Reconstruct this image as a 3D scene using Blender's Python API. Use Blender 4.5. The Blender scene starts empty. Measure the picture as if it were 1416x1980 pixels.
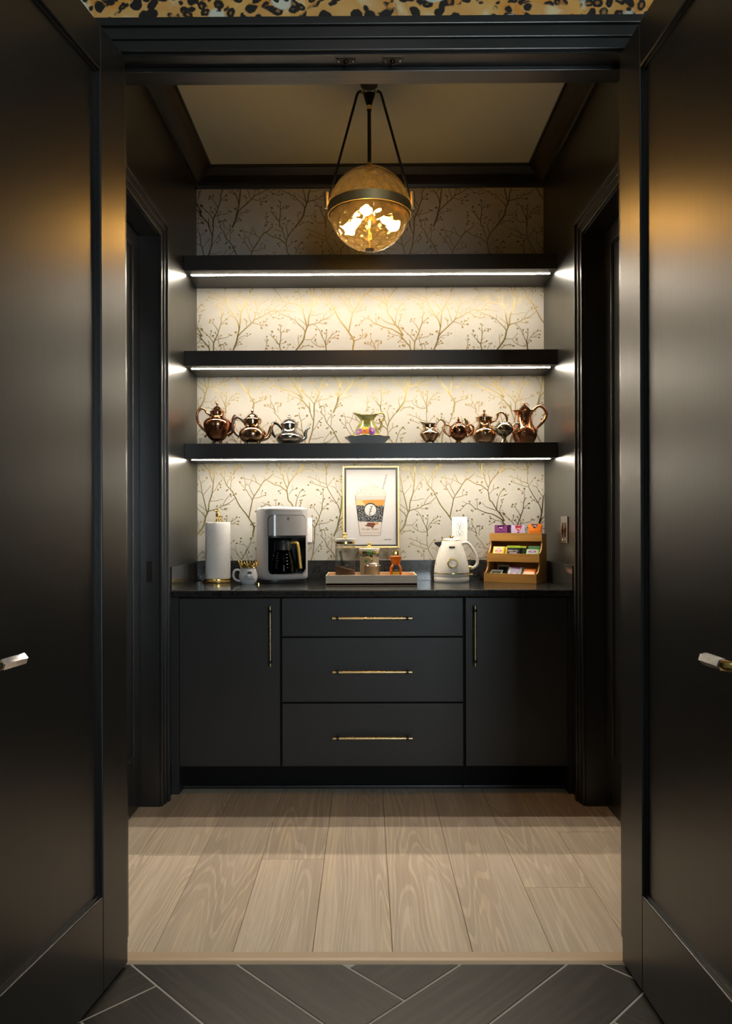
import bpy, math, random
from mathutils import Vector, Matrix
R = math.radians
PI = math.pi
scene = bpy.context.scene
COL = scene.collection
random.seed(7)

# ------------------------------------------------------------------ camera
F_PX, VX, VY, CAM_Z = 1482.0, 709.0, 1016.0, 1.2      # focal length and vanishing point in photo pixels
cam_d = bpy.data.cameras.new('camera')
cam = bpy.data.objects.new('camera', cam_d)
COL.objects.link(cam)
cam_d.sensor_fit = 'VERTICAL'
cam_d.sensor_height = 36.0
cam_d.lens = F_PX / 1980.0 * 36.0
YAW, ROLL = R(0.30), R(-0.18)
cam.matrix_world = Matrix.Translation((0, 0, CAM_Z)) @ (Matrix.Rotation(YAW, 4, 'Z') @ Matrix.Rotation(R(90), 4, 'X') @ Matrix.Rotation(ROLL, 4, 'Z'))
cam_d.shift_x = (708.0 - 701.0) / 1980.0
cam_d.shift_y = (1016.0 - 990.0) / 1980.0
cam_d.clip_start = 0.02
scene.camera = cam

# ------------------------------------------------------------------ world, daylight, exposure
world = bpy.data.worlds.new('world')
scene.world = world
world.use_nodes = True
world.node_tree.nodes['Background'].inputs[0].default_value = (0.55, 0.68, 0.8, 1)
world.node_tree.nodes['Background'].inputs[1].default_value = 0.3
vs = scene.view_settings
vs.view_transform = 'Standard'
vs.look = 'None'
vs.exposure = 0.0
vs.gamma = 1.0
vs.use_curve_mapping = False

# daylight lamp added outside an unseen hall window to supply ambient light
WIN_X, WIN_Z, WIN_W, WIN_H, HALL_Y0 = 1.2, 1.62, 1.0, 1.56, -3.0
fill_l = bpy.data.lights.new('added_daylight', 'AREA')
fill_l.shape = 'RECTANGLE'
fill_l.size, fill_l.size_y = WIN_W, WIN_H
fill_l.energy = 95
fill_l.color = (0.90, 0.98, 1.0)
fill_o = bpy.data.objects.new('added_daylight', fill_l)
COL.objects.link(fill_o)
fill_o.location = (WIN_X, HALL_Y0 - 0.06, WIN_Z)
fill_o.rotation_euler = (R(90), 0, 0)
LED_STRENGTH = 155.0
BULB_STRENGTH = 880.0
HALL_FILL = 5.0

# ------------------------------------------------------------------ materials
def nt(name):
    m = bpy.data.materials.new(name)
    m.use_nodes = True
    t = m.node_tree
    return m, t, t.nodes['Principled BSDF']

def setp(b, **k):
    names = {'color': 'Base Color', 'rough': 'Roughness', 'metal': 'Metallic', 'spec': 'Specular IOR Level', 'coat': 'Coat Weight',
             'coat_rough': 'Coat Roughness', 'trans': 'Transmission Weight', 'ior': 'IOR', 'emit': 'Emission Color', 'emits': 'Emission Strength',
             'sheen': 'Sheen Weight', 'sss': 'Subsurface Weight'}
    for a, v in k.items():
        if isinstance(v, tuple) and len(v) == 3:
            v = (*v, 1)
        b.inputs[names[a]].default_value = v

def N(t, kind, **k):
    n = t.nodes.new(kind)
    for a, v in k.items():
        if a.startswith('i_'):
            key = a[2:]
            key = int(key) if key.isdigit() else key.replace('_', ' ')
            n.inputs[key].default_value = v
        else:
            setattr(n, a, v)
    return n

def mth(t, op, a, b=None, c=None):
    n = t.nodes.new('ShaderNodeMath')
    n.operation = op
    for i, v in enumerate((a, b, c)):
        if v is None:
            continue
        if isinstance(v, (int, float)):
            n.inputs[i].default_value = v
        else:
            t.links.new(v, n.inputs[i])
    return n.outputs[0]

def ramp(t, fac, stops, interp='LINEAR'):
    n = t.nodes.new('ShaderNodeValToRGB')
    cr = n.color_ramp
    cr.interpolation = interp
    while len(cr.elements) < len(stops):
        cr.elements.new(0.5)
    for e, (p, c) in zip(cr.elements, stops):
        e.position = p
        e.color = (*c, 1)
    t.links.new(fac, n.inputs[0])
    return n.outputs[0]

def mixc(t, fac, a, b, mode='MIX'):
    n = t.nodes.new('ShaderNodeMix')
    n.data_type = 'RGBA'
    n.blend_type = mode
    for i, v in ((0, fac), (6, a), (7, b)):
        if isinstance(v, (int, float)):
            n.inputs[i].default_value = v
        elif isinstance(v, tuple):
            n.inputs[i].default_value = (*v, 1) if len(v) == 3 else v
        else:
            t.links.new(v, n.inputs[i])
    return n.outputs[2]

def bump(t, b, h, strength=0.2, dist=0.002):
    n = t.nodes.new('ShaderNodeBump')
    n.inputs['Strength'].default_value = strength
    n.inputs['Distance'].default_value = dist
    t.links.new(h, n.inputs['Height'])
    t.links.new(n.outputs[0], b.inputs['Normal'])

def objco(t, scale=(1, 1, 1), rnd=False):
    tc = t.nodes.new('ShaderNodeTexCoord')
    mp = t.nodes.new('ShaderNodeMapping')
    mp.inputs['Scale'].default_value = scale
    src = tc.outputs['Object']
    if rnd:
        oi = t.nodes.new('ShaderNodeObjectInfo')
        sc = N(t, 'ShaderNodeVectorMath', operation='SCALE')
        cb = N(t, 'ShaderNodeCombineXYZ', i_0=13.1, i_1=7.7, i_2=5.3)
        t.links.new(cb.outputs[0], sc.inputs[0])
        t.links.new(oi.outputs['Random'], sc.inputs['Scale'])
        ad = N(t, 'ShaderNodeVectorMath', operation='ADD')
        t.links.new(src, ad.inputs[0])
        t.links.new(sc.outputs[0], ad.inputs[1])
        src = ad.outputs[0]
    t.links.new(src, mp.inputs[0])
    return mp.outputs[0]

def noise(t, vec, scale=5, detail=3, rough=0.5, dist=0.0):
    n = N(t, 'ShaderNodeTexNoise')
    n.inputs['Scale'].default_value = scale
    n.inputs['Detail'].default_value = detail
    n.inputs['Roughness'].default_value = rough
    n.inputs['Distortion'].default_value = dist
    t.links.new(vec, n.inputs['Vector'])
    return n.outputs['Fac']

M = {}
def simple(key, color, rough=0.5, metal=0.0, **k):
    m, t, b = nt(key)
    setp(b, color=color, rough=rough, metal=metal, **k)
    if rough > 0.02:
        h = noise(t, objco(t), 60, 2)
        r = N(t, 'ShaderNodeMapRange', i_3=max(0.0, rough - 0.04), i_4=min(1.0, rough + 0.04))
        t.links.new(h, r.inputs[0])
        t.links.new(r.outputs[0], b.inputs['Roughness'])
    M[key] = m
    return m

def satin(key, color, rough, streak=0.05, spec=0.5, bstr=0.06):
    # brushed satin paint: faint vertical brush marks in gloss and relief
    m, t, b = nt(key)
    setp(b, color=color, spec=spec)
    v = noise(t, objco(t, (90, 90, 2.2)), 1.0, 3)
    r = N(t, 'ShaderNodeMapRange', i_3=rough - streak, i_4=rough + streak)
    t.links.new(v, r.inputs[0])
    t.links.new(r.outputs[0], b.inputs['Roughness'])
    o = noise(t, objco(t, (1, 1, 1)), 260, 2)
    bump(t, b, mth(t, 'ADD', mth(t, 'MULTIPLY', v, 0.6), mth(t, 'MULTIPLY', o, 0.5)), bstr, 0.002)
    M[key] = m

satin('black_paint', (0.010, 0.0095, 0.009), 0.32, 0.04, 0.9, 0.08)
satin('door_paint', (0.012, 0.0118, 0.0115), 0.34, 0.03, 0.85, 0.10)
satin('cabinet_paint', (0.026, 0.026, 0.0268), 0.42, 0.03, 0.45, 0.05)
satin('shelf_paint', (0.018, 0.018, 0.019), 0.38, 0.04, 0.5, 0.05)
simple('toe_black', (0.004, 0.004, 0.004), 0.6, spec=0.15)
simple('ceiling_white', (0.56, 0.63, 0.62), 0.85)
simple('hall_paint', (0.30, 0.28, 0.25), 0.8)
simple('gold', (0.90, 0.64, 0.22), 0.20, 1.0)
simple('brushed_brass', (0.90, 0.69, 0.34), 0.48, 1.0)
simple('pull_brass', (0.80, 0.66, 0.38), 0.28, 1.0)
simple('dark_bronze', (0.05, 0.04, 0.03), 0.35, 1.0)
simple('black_metal', (0.012, 0.012, 0.012), 0.35, 0.0)
simple('chrome', (0.80, 0.80, 0.82), 0.08, 1.0)
simple('steel_plate', (0.42, 0.40, 0.37), 0.3, 1.0)
simple('print_gold', (0.27, 0.215, 0.09), 0.42, 1.0)
simple('white_plastic', (0.78, 0.78, 0.77), 0.35)
simple('slot_dark', (0.03, 0.03, 0.03), 0.6)
simple('maker_grey', (0.37, 0.37, 0.385), 0.38)
simple('maker_gloss', (0.33, 0.33, 0.34), 0.12)
simple('black_gloss', (0.008, 0.008, 0.009), 0.12)
simple('black_soft', (0.02, 0.02, 0.021), 0.4)
simple('maker_gold', (0.72, 0.46, 0.12), 0.4, 0.75)
simple('kettle_cream', (0.72, 0.71, 0.66), 0.28)
simple('ceramic_white', (0.62, 0.63, 0.66), 0.12)
simple('ink', (0.01, 0.01, 0.012), 0.5)
simple('marble_white', (0.72, 0.67, 0.60), 0.25)
simple('copper', (0.66, 0.30, 0.15), 0.14, 1.0)
simple('copper_dark', (0.42, 0.19, 0.10), 0.16, 1.0)
simple('rose_bronze', (0.58, 0.36, 0.20), 0.16, 1.0)
simple('bronze_silver', (0.42, 0.36, 0.25), 0.15, 1.0)
simple('old_silver', (0.58, 0.55, 0.50), 0.15, 1.0)
simple('foot_dark', (0.16, 0.14, 0.13), 0.25, 1.0)
simple('saucer_grey', (0.42, 0.46, 0.50), 0.3)
simple('gilt_rim', (0.45, 0.33, 0.12), 0.3, 0.7)
simple('petal_purple', (0.16, 0.03, 0.26), 0.4)
simple('petal_violet', (0.24, 0.08, 0.30), 0.4)
simple('petal_yellow', (0.75, 0.42, 0.04), 0.4)
simple('petal_orange', (0.60, 0.17, 0.02), 0.4)
simple('leaf_green', (0.03, 0.11, 0.015), 0.45)
simple('crystal_green', (0.10, 0.20, 0.06), 0.1)
simple('canvas_white', (0.44, 0.435, 0.44), 0.75)
simple('art_gold', (0.42, 0.19, 0.03), 0.7)
simple('art_tan', (0.52, 0.34, 0.15), 0.7)
simple('art_cream', (0.46, 0.42, 0.37), 0.75)
simple('art_grey', (0.45, 0.415, 0.385), 0.75)
simple('art_brown', (0.11, 0.03, 0.012), 0.7)
simple('art_black', (0.012, 0.013, 0.016), 0.6)
simple('tray_outside', (0.60, 0.53, 0.42), 0.6)
simple('tray_inside', (0.62, 0.36, 0.17), 0.55)
simple('sugar', (0.80, 0.77, 0.74), 0.8)
simple('beige_powder', (0.55, 0.46, 0.32), 0.85)
simple('coffee_grounds', (0.085, 0.040, 0.018), 0.9)
simple('label_yellow', (0.55, 0.38, 0.03), 0.5)
simple('grout', (0.42, 0.41, 0.39), 0.9)
simple('threshold_wood', (0.60, 0.44, 0.29), 0.45)
for k_, c_ in dict(tea_purple=(0.20, 0.05, 0.20), tea_purple_dark=(0.07, 0.012, 0.08), tea_lavender=(0.50, 0.42, 0.68), tea_red=(0.42, 0.05, 0.06),
                   tea_orange=(0.85, 0.24, 0.02), tea_yellow=(0.80, 0.52, 0.03), tea_lime=(0.34, 0.52, 0.03), tea_black=(0.012, 0.022, 0.014),
                   tea_green=(0.02, 0.16, 0.06), tea_mint=(0.22, 0.50, 0.22), tea_silver=(0.40, 0.43, 0.46), tea_deep=(0.07, 0.015, 0.18),
                   tea_brown=(0.34, 0.10, 0.02), tea_white=(0.78, 0.76, 0.72), tea_cream=(0.65, 0.50, 0.30)).items():
    simple(k_, c_, 0.32)

def emis(key, color, s):
    m = bpy.data.materials.new(key)
    m.use_nodes = True
    t = m.node_tree
    t.nodes.remove(t.nodes['Principled BSDF'])
    e = N(t, 'ShaderNodeEmission')
    e.inputs[0].default_value = (*color, 1)
    e.inputs[1].default_value = s
    t.links.new(e.outputs[0], t.nodes['Material Output'].inputs[0])
    M[key] = m
emis('led_glow', (1.0, 0.88, 0.70), LED_STRENGTH)
emis('bulb_glow', (1.0, 0.60, 0.19), BULB_STRENGTH)
emis('hall_fill_glow', (1.0, 0.92, 0.82), HALL_FILL)

def glass(key, tint, transp, rough=0.0, ior=1.45, gtint=None, haze=0.0):
    # pane or shell of glass: part straight-through, part refracting and reflecting
    m = bpy.data.materials.new(key)
    m.use_nodes = True
    t = m.node_tree
    t.nodes.remove(t.nodes['Principled BSDF'])
    a = N(t, 'ShaderNodeBsdfTransparent')
    a.inputs[0].default_value = (*tint, 1)
    g = N(t, 'ShaderNodeBsdfGlass')
    g.inputs['Color'].default_value = (*(gtint or tint), 1)
    g.inputs['Roughness'].default_value = rough
    g.inputs['IOR'].default_value = ior
    x = N(t, 'ShaderNodeMixShader')
    x.inputs[0].default_value = 1 - transp
    t.links.new(a.outputs[0], x.inputs[1])
    t.links.new(g.outputs[0], x.inputs[2])
    out = x.outputs[0]
    if haze:
        h = N(t, 'ShaderNodeBsdfTranslucent')
        h.inputs[0].default_value = (*tint, 1)
        y = N(t, 'ShaderNodeMixShader')
        y.inputs[0].default_value = haze
        t.links.new(out, y.inputs[1])
        t.links.new(h.outputs[0], y.inputs[2])
        out = y.outputs[0]
    t.links.new(out, t.nodes['Material Output'].inputs[0])
    M[key] = m
glass('pendant_glass', (1.0, 0.90, 0.70), 0.45, 0.0, 1.45, haze=0.0035)
glass('jar_glass', (0.985, 0.985, 0.97), 0.7, 0.0, 1.3)
glass('carafe_glass', (0.35, 0.35, 0.36), 0.5, 0.0, 1.45)
glass('window_glass', (0.95, 0.98, 1.0), 0.9, 0.0)
glass('crystal', (0.98, 0.98, 1.0), 0.25, 0.02, 1.5)

def m_honey():
    m, t, b = nt('honey')
    setp(b, color=(0.72, 0.17, 0.012), rough=0.08, trans=0.45, ior=1.4)
    n = noise(t, objco(t), 70, 2)
    c = ramp(t, n, [(0.3, (0.50, 0.09, 0.006)), (0.7, (0.85, 0.25, 0.02))])
    t.links.new(c, b.inputs['Base Color'])
    M['honey'] = m
m_honey()

def m_wallpaper():
    m, t, b = nt('wallpaper_cream')
    setp(b, rough=0.62, spec=0.3)
    n = noise(t, objco(t, (1, 1, 1)), 420, 3)
    c = ramp(t, n, [(0.3, (0.385, 0.372, 0.34)), (0.7, (0.415, 0.402, 0.365))])
    t.links.new(c, b.inputs['Base Color'])
    bump(t, b, n, 0.12, 0.001)
    M['wallpaper_cream'] = m
m_wallpaper()

def m_granite():
    m, t, b = nt('granite')
    co = objco(t)
    n1 = noise(t, co, 260, 3, 0.7)
    n2 = noise(t, co, 60, 4, 0.7)
    v = N(t, 'ShaderNodeTexVoronoi', i_Scale=230.0)
    t.links.new(co, v.inputs['Vector'])
    a = ramp(t, n2, [(0.35, (0.010, 0.011, 0.012)), (0.65, (0.030, 0.031, 0.031))])
    s = ramp(t, n1, [(0.60, (0, 0, 0)), (0.74, (1, 1, 1))])
    s2 = ramp(t, v.outputs['Distance'], [(0.05, (1, 1, 1)), (0.16, (0, 0, 0))])
    c = mixc(t, mth(t, 'MULTIPLY', s, 0.6), a, (0.14, 0.13, 0.115))
    c = mixc(t, mth(t, 'MULTIPLY', s2, 0.4), c, (0.26, 0.24, 0.20))
    t.links.new(c, b.inputs['Base Color'])
    setp(b, rough=0.13)
    M['granite'] = m
m_granite()

def m_plank():
    m, t, b = nt('oak_plank')
    co = objco(t, (1, 1, 1), True)
    mp = N(t, 'ShaderNodeMapping')
    mp.inputs['Scale'].default_value = (4.6, 0.42, 1)
    t.links.new(co, mp.inputs[0])
    base = noise(t, mp.outputs[0], 1.25, 2, 0.45, 0.25)
    rings = mth(t, 'SINE', mth(t, 'MULTIPLY', base, 150.0))
    mp2 = N(t, 'ShaderNodeMapping')
    mp2.inputs['Scale'].default_value = (130, 3.0, 1)
    t.links.new(co, mp2.inputs[0])
    fine = noise(t, mp2.outputs[0], 1.0, 3, 0.6)
    mp3 = N(t, 'ShaderNodeMapping')
    mp3.inputs['Scale'].default_value = (9, 0.9, 1)
    t.links.new(co, mp3.inputs[0])
    broad = noise(t, mp3.outputs[0], 1.0, 2)
    c = ramp(t, broad, [(0.3, (0.68, 0.56, 0.44)), (0.5, (0.76, 0.64, 0.515)), (0.72, (0.80, 0.65, 0.49))])
    # growth-ring lines show only in the flat-sawn heart of each board
    msk = ramp(t, base, [(0.36, (0.15, 0.15, 0.15)), (0.5, (1, 1, 1)), (0.64, (0.15, 0.15, 0.15))])
    rl = mth(t, 'MULTIPLY', ramp(t, rings, [(0.35, (1, 1, 1)), (0.75, (0, 0, 0))]), msk)
    c = mixc(t, mth(t, 'MULTIPLY', rl, 0.40), c, (0.36, 0.27, 0.19))
    c = mixc(t, mth(t, 'MULTIPLY', ramp(t, fine, [(0.42, (0, 0, 0)), (0.62, (1, 1, 1))]), 0.38), c, (0.46, 0.36, 0.27))
    oi = N(t, 'ShaderNodeObjectInfo')
    hv = N(t, 'ShaderNodeHueSaturation')
    mr = N(t, 'ShaderNodeMapRange', i_3=0.90, i_4=1.08)
    t.links.new(oi.outputs['Random'], mr.inputs[0])
    t.links.new(mr.outputs[0], hv.inputs['Value'])
    t.links.new(c, hv.inputs['Color'])
    t.links.new(hv.outputs[0], b.inputs['Base Color'])
    setp(b, rough=0.5, spec=0.35)
    bump(t, b, mth(t, 'ADD', mth(t, 'MULTIPLY', rl, -0.6), mth(t, 'MULTIPLY', fine, -0.5)), 0.3, 0.0015)
    M['oak_plank'] = m
m_plank()

def m_tile():
    m, t, b = nt('dark_plank_tile')
    co = objco(t, (1, 1, 1), True)
    mp = N(t, 'ShaderNodeMapping')
    mp.inputs['Scale'].default_value = (3.0, 55, 1)
    t.links.new(co, mp.inputs[0])
    fine = noise(t, mp.outputs[0], 1.0, 4, 0.65)
    mp2 = N(t, 'ShaderNodeMapping')
    mp2.inputs['Scale'].default_value = (1.5, 9, 1)
    t.links.new(co, mp2.inputs[0])
    br = noise(t, mp2.outputs[0], 1.0, 3)
    c = ramp(t, br, [(0.3, (0.012, 0.012, 0.0105)), (0.7, (0.024, 0.0225, 0.019))])
    c = mixc(t, ramp(t, fine, [(0.45, (0, 0, 0)), (0.75, (0.55, 0.55, 0.55))]), c, (0.070, 0.060, 0.045))
    t.links.new(c, b.inputs['Base Color'])
    setp(b, rough=0.42, spec=0.3)
    bump(t, b, fine, 0.12, 0.001)
    M['dark_plank_tile'] = m
m_tile()

def m_bamboo():
    m, t, b = nt('bamboo')
    co = objco(t, (3, 60, 60))
    n = noise(t, co, 1.0, 3, 0.6)
    c = ramp(t, n, [(0.3, (0.40, 0.20, 0.045)), (0.7, (0.56, 0.31, 0.085))])
    t.links.new(c, b.inputs['Base Color'])
    setp(b, rough=0.38)
    M['bamboo'] = m
m_bamboo()

simple('paper_towel', (0.78, 0.78, 0.78), 0.9)

def m_pitcher():
    m, t, b = nt('pitcher_glaze')
    tc = N(t, 'ShaderNodeTexCoord')
    n = noise(t, tc.outputs['Object'], 26, 3)
    c = ramp(t, n, [(0.32, (0.06, 0.075, 0.010)), (0.5, (0.26, 0.25, 0.06)), (0.68, (0.50, 0.45, 0.16))])
    t.links.new(c, b.inputs['Base Color'])
    setp(b, rough=0.14)
    M['pitcher_glaze'] = m
m_pitcher()

def m_leopard():
    # patchwork of leopard coats: ringed rosettes, solid spots and pale fur
    m, t, b = nt('leopard_wallpaper')
    tc = N(t, 'ShaderNodeTexCoord')
    nw = N(t, 'ShaderNodeTexNoise', i_Scale=14.0, i_Detail=3.0)
    t.links.new(tc.outputs['Object'], nw.inputs['Vector'])
    wv = N(t, 'ShaderNodeVectorMath', operation='SCALE')
    wv.inputs['Scale'].default_value = 0.05
    t.links.new(nw.outputs['Color'], wv.inputs[0])
    ad = N(t, 'ShaderNodeVectorMath', operation='ADD')
    t.links.new(tc.outputs['Object'], ad.inputs[0])
    t.links.new(wv.outputs[0], ad.inputs[1])
    co = ad.outputs[0]
    def vor(scale, feat='F1'):
        v = N(t, 'ShaderNodeTexVoronoi', i_Scale=scale)
        v.feature = feat
        t.links.new(co, v.inputs['Vector'])
        return v.outputs['Distance']
    nb = N(t, 'ShaderNodeTexNoise', i_Scale=7.0, i_Detail=1.0)
    t.links.new(tc.outputs['Object'], nb.inputs['Vector'])
    zone = nb.outputs['Fac']
    fur = noise(t, co, 9, 3)
    base = ramp(t, fur, [(0.3, (0.95, 0.90, 0.72)), (0.40, (0.90, 0.50, 0.13)), (0.60, (0.80, 0.32, 0.04)), (0.72, (0.95, 0.82, 0.50))])
    d1 = vor(36.0)
    ring = ramp(t, d1, [(0.18, (0, 0, 0)), (0.24, (1, 1, 1)), (0.46, (1, 1, 1)), (0.53, (0, 0, 0))])
    core = ramp(t, d1, [(0.20, (1, 1, 1)), (0.26, (0, 0, 0))])
    d2 = vor(27.0)
    spot = ramp(t, d2, [(0.42, (1, 1, 1)), (0.48, (0, 0, 0))])
    c1 = mixc(t, core, base, (0.45, 0.17, 0.03))
    c1 = mixc(t, ring, c1, (0.012, 0.010, 0.008))
    c2 = mixc(t, spot, mixc(t, 0.35, base, (0.85, 0.55, 0.22)), (0.012, 0.010, 0.008))
    d3 = vor(48.0)
    c3 = mixc(t, ramp(t, d3, [(0.34, (1, 1, 1)), (0.42, (0, 0, 0))]), (0.82, 0.78, 0.64), (0.02, 0.018, 0.012))
    z1 = ramp(t, zone, [(0.55, (0, 0, 0)), (0.57, (1, 1, 1))])
    z2 = ramp(t, zone, [(0.44, (1, 1, 1)), (0.46, (0, 0, 0))])
    c = mixc(t, z2, mixc(t, z1, c1, c2), c3)
    t.links.new(c, b.inputs['Base Color'])
    setp(b, rough=0.6)
    M['leopard_wallpaper'] = m
m_leopard()

# ------------------------------------------------------------------ mesh builder
class MB:
    def __init__(s):
        s.v, s.f, s.m = [], [], []
    def add(s, vs, fs, mi=0):
        o = len(s.v)
        s.v += [tuple(p) for p in vs]
        s.f += [tuple(i + o for i in f) for f in fs]
        s.m += [mi] * len(fs)
        return s
    def box(s, x0, x1, y0, y1, z0, z1, mi=0):
        vs = [(x, y, z) for z in (z0, z1) for y in (y0, y1) for x in (x0, x1)]
        return s.add(vs, [(0, 2, 3, 1), (4, 5, 7, 6), (0, 1, 5, 4), (2, 6, 7, 3), (0, 4, 6, 2), (1, 3, 7, 5)], mi)
    def prism(s, poly, a0, a1, axis='z', mi=0):
        # poly of (u, v): axis z -> (x, y), axis x -> (y, z), axis y -> (x, z)
        n = len(poly)
        def P(u, v, a):
            return {'z': (u, v, a), 'x': (a, u, v), 'y': (u, a, v)}[axis]
        vs = [P(u, v, a0) for u, v in poly] + [P(u, v, a1) for u, v in poly]
        fs = [(i, (i + 1) % n, n + (i + 1) % n, n + i) for i in range(n)]
        fs += [tuple(range(n - 1, -1, -1)), tuple(range(n, 2 * n))]
        return s.add(vs, fs, mi)
    def lathe(s, prof, n=40, c=(0, 0, 0), mi=0, fn=None):
        vs, fs = [], []
        k = len(prof)
        for r, z in prof:
            for i in range(n):
                a = 2 * PI * i / n
                p = (r * math.cos(a), r * math.sin(a), z)
                if fn:
                    p = fn(p, a, r, z)
                vs.append((p[0] + c[0], p[1] + c[1], p[2] + c[2]))
        for j in range(k - 1):
            for i in range(n):
                i2 = (i + 1) % n
                fs.append((j * n + i, j * n + i2, (j + 1) * n + i2, (j + 1) * n + i))
        if prof[0][0] > 1e-6:
            fs.append(tuple(range(n - 1, -1, -1)))
        if prof[-1][0] > 1e-6:
            fs.append(tuple((k - 1) * n + i for i in range(n)))
        return s.add(vs, fs, mi)
    def tube(s, path, rad, n=10, mi=0, caps=True, flat=None):
        path = [Vector(p) for p in path]
        k = len(path)
        if not isinstance(rad, (list, tuple)):
            rad = [rad] * k
        vs, fs = [], []
        prev = None
        for i, p in enumerate(path):
            t = (path[min(i + 1, k - 1)] - path[max(i - 1, 0)]).normalized()
            if prev is None:
                up = Vector((0, 1, 0)) if abs(t.y) < 0.9 else Vector((1, 0, 0))
                prev = (up - t * up.dot(t)).normalized()
            else:
                prev = (prev - t * prev.dot(t)).normalized()
            b = t.cross(prev)
            fa, fb = flat if flat else (1, 1)
            for j in range(n):
                a = 2 * PI * j / n
                q = p + (prev * math.cos(a) * fa + b * math.sin(a) * fb) * rad[i]
                vs.append(tuple(q))
        for i in range(k - 1):
            for j in range(n):
                j2 = (j + 1) % n
                fs.append((i * n + j, i * n + j2, (i + 1) * n + j2, (i + 1) * n + j))
        if caps:
            fs.append(tuple(range(n - 1, -1, -1)))
            fs.append(tuple((k - 1) * n + j for j in range(n)))
        return s.add(vs, fs, mi)
    def ball(s, c, r, n=14, sc=(1, 1, 1), mi=0, rot=None):
        prof = [(math.sin(PI * i / n) * 1.0, -math.cos(PI * i / n)) for i in range(n + 1)]
        prof[0] = (0.0005, -1.0)
        prof[-1] = (0.0005, 1.0)
        def fn(p, a, rr, z):
            q = Vector((p[0] * r * sc[0], p[1] * r * sc[1], p[2] * r * sc[2]))
            if rot:
                q = rot @ q
            return tuple(q)
        return s.lathe(prof, n + 4, c, mi, fn)
    def xform(s, mat):
        s.v = [tuple(mat @ Vector(p)) for p in s.v]
        return s
    def mesh(s, name, mats, smooth=None):
        me = bpy.data.meshes.new(name)
        me.from_pydata(s.v, [], s.f)
        for m in (mats if isinstance(mats, (list, tuple)) else [mats]):
            me.materials.append(M[m])
        if any(s.m):
            me.polygons.foreach_set('material_index', s.m)
        me.validate()
        me.update()
        if smooth:
            me.polygons.foreach_set('use_smooth', [True] * len(me.polygons))
            me.set_sharp_from_angle(angle=R(smooth))
        return me
    def build(s, name, mats, parent=None, smooth=None, bevel=0.0, seg=2, loc=None, fixn=True):
        me = s.mesh(name, mats, smooth)
        if fixn:
            import bmesh
            bm = bmesh.new()
            bm.from_mesh(me)
            bmesh.ops.recalc_face_normals(bm, faces=bm.faces)
            bm.to_mesh(me)
            bm.free()
            if smooth:
                me.set_sharp_from_angle(angle=R(smooth))
        o = bpy.data.objects.new(name, me)
        COL.objects.link(o)
        if parent:
            o.parent = parent
        if loc:
            o.location = loc
        if bevel:
            b = o.modifiers.new('bevel', 'BEVEL')
            b.width = bevel
            b.segments = seg
            b.limit_method = 'ANGLE'
            b.angle_limit = R(40)
        return o

def tag(o, label=None, cat=None, group=None, kind=None):
    if label: o['label'] = label
    if cat: o['category'] = cat
    if group: o['group'] = group
    if kind: o['kind'] = kind
    return o

def thing(name, label, cat, loc=(0, 0, 0), rz=0.0, group=None):
    o = bpy.data.objects.new(name, None)
    o.empty_display_size = 0.05
    COL.objects.link(o)
    o.location = loc
    o.rotation_euler = (0, 0, rz)
    return tag(o, label, cat, group)

def struct(name, label=None, loc=(0, 0, 0), rz=0.0):
    o = bpy.data.objects.new(name, None)
    COL.objects.link(o)
    o.location = loc
    o.rotation_euler = (0, 0, rz)
    if label: o['label'] = label
    o['kind'] = 'structure'
    return o

def sobj(o, label=None):
    o['kind'] = 'structure'
    if label: o['label'] = label
    return o

def spline(pts, k=6):
    # Catmull-Rom through points of any dimension
    out = []
    n = len(pts)
    if n < 3:
        return [tuple(p) for p in pts]
    for i in range(n - 1):
        p0, p1, p2, p3 = pts[max(i - 1, 0)], pts[i], pts[i + 1], pts[min(i + 2, n - 1)]
        for j in range(k):
            u = j / k
            out.append(tuple(0.5 * (2 * b + (c - a) * u + (2 * a - 5 * b + 4 * c - d) * u * u + (3 * b - a - 3 * c + d) * u ** 3)
                             for a, b, c, d in zip(p0, p1, p2, p3)))
    out.append(tuple(pts[-1]))
    return out

def lerp(a, b, u):
    return a + (b - a) * u

def text_mb(body, size, depth=0.0004, shear=0.0, align='CENTER', bold=0.0):
    cu = bpy.data.curves.new('txt', 'FONT')
    cu.body = body
    cu.size = size
    cu.extrude = depth / 2
    cu.shear = shear
    cu.align_x = align
    cu.offset = bold
    cu.resolution_u = 3
    ob = bpy.data.objects.new('txt', cu)
    me = bpy.data.meshes.new_from_object(ob)
    mb = MB()
    mb.v = [tuple(v.co) for v in me.vertices]
    mb.f = [tuple(p.vertices) for p in me.polygons]
    mb.m = [0] * len(mb.f)
    bpy.data.objects.remove(ob)
    bpy.data.curves.remove(cu)
    bpy.data.meshes.remove(me)
    return mb

STAND = Matrix.Rotation(R(90), 4, 'X')     # xy drawing -> upright xz, facing -y

def at(x, y, Y):
    # photo pixel on the frontal plane at depth Y
    return ((x - VX) * Y / F_PX, CAM_Z + (VY - y) * Y / F_PX)

# ================================================================== THE SETTING
XL, XR, YB, YF, CE = -0.886, 0.932, 4.015, 2.24, 3.05
DX0, DX1, DZ, DY = -0.70, 0.74, 2.49, 2.10               # double doorway
HX = 2.0
SY0, SY1, SZ = 2.42, 3.27, 2.44                            # side doorways in the pantry

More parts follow.
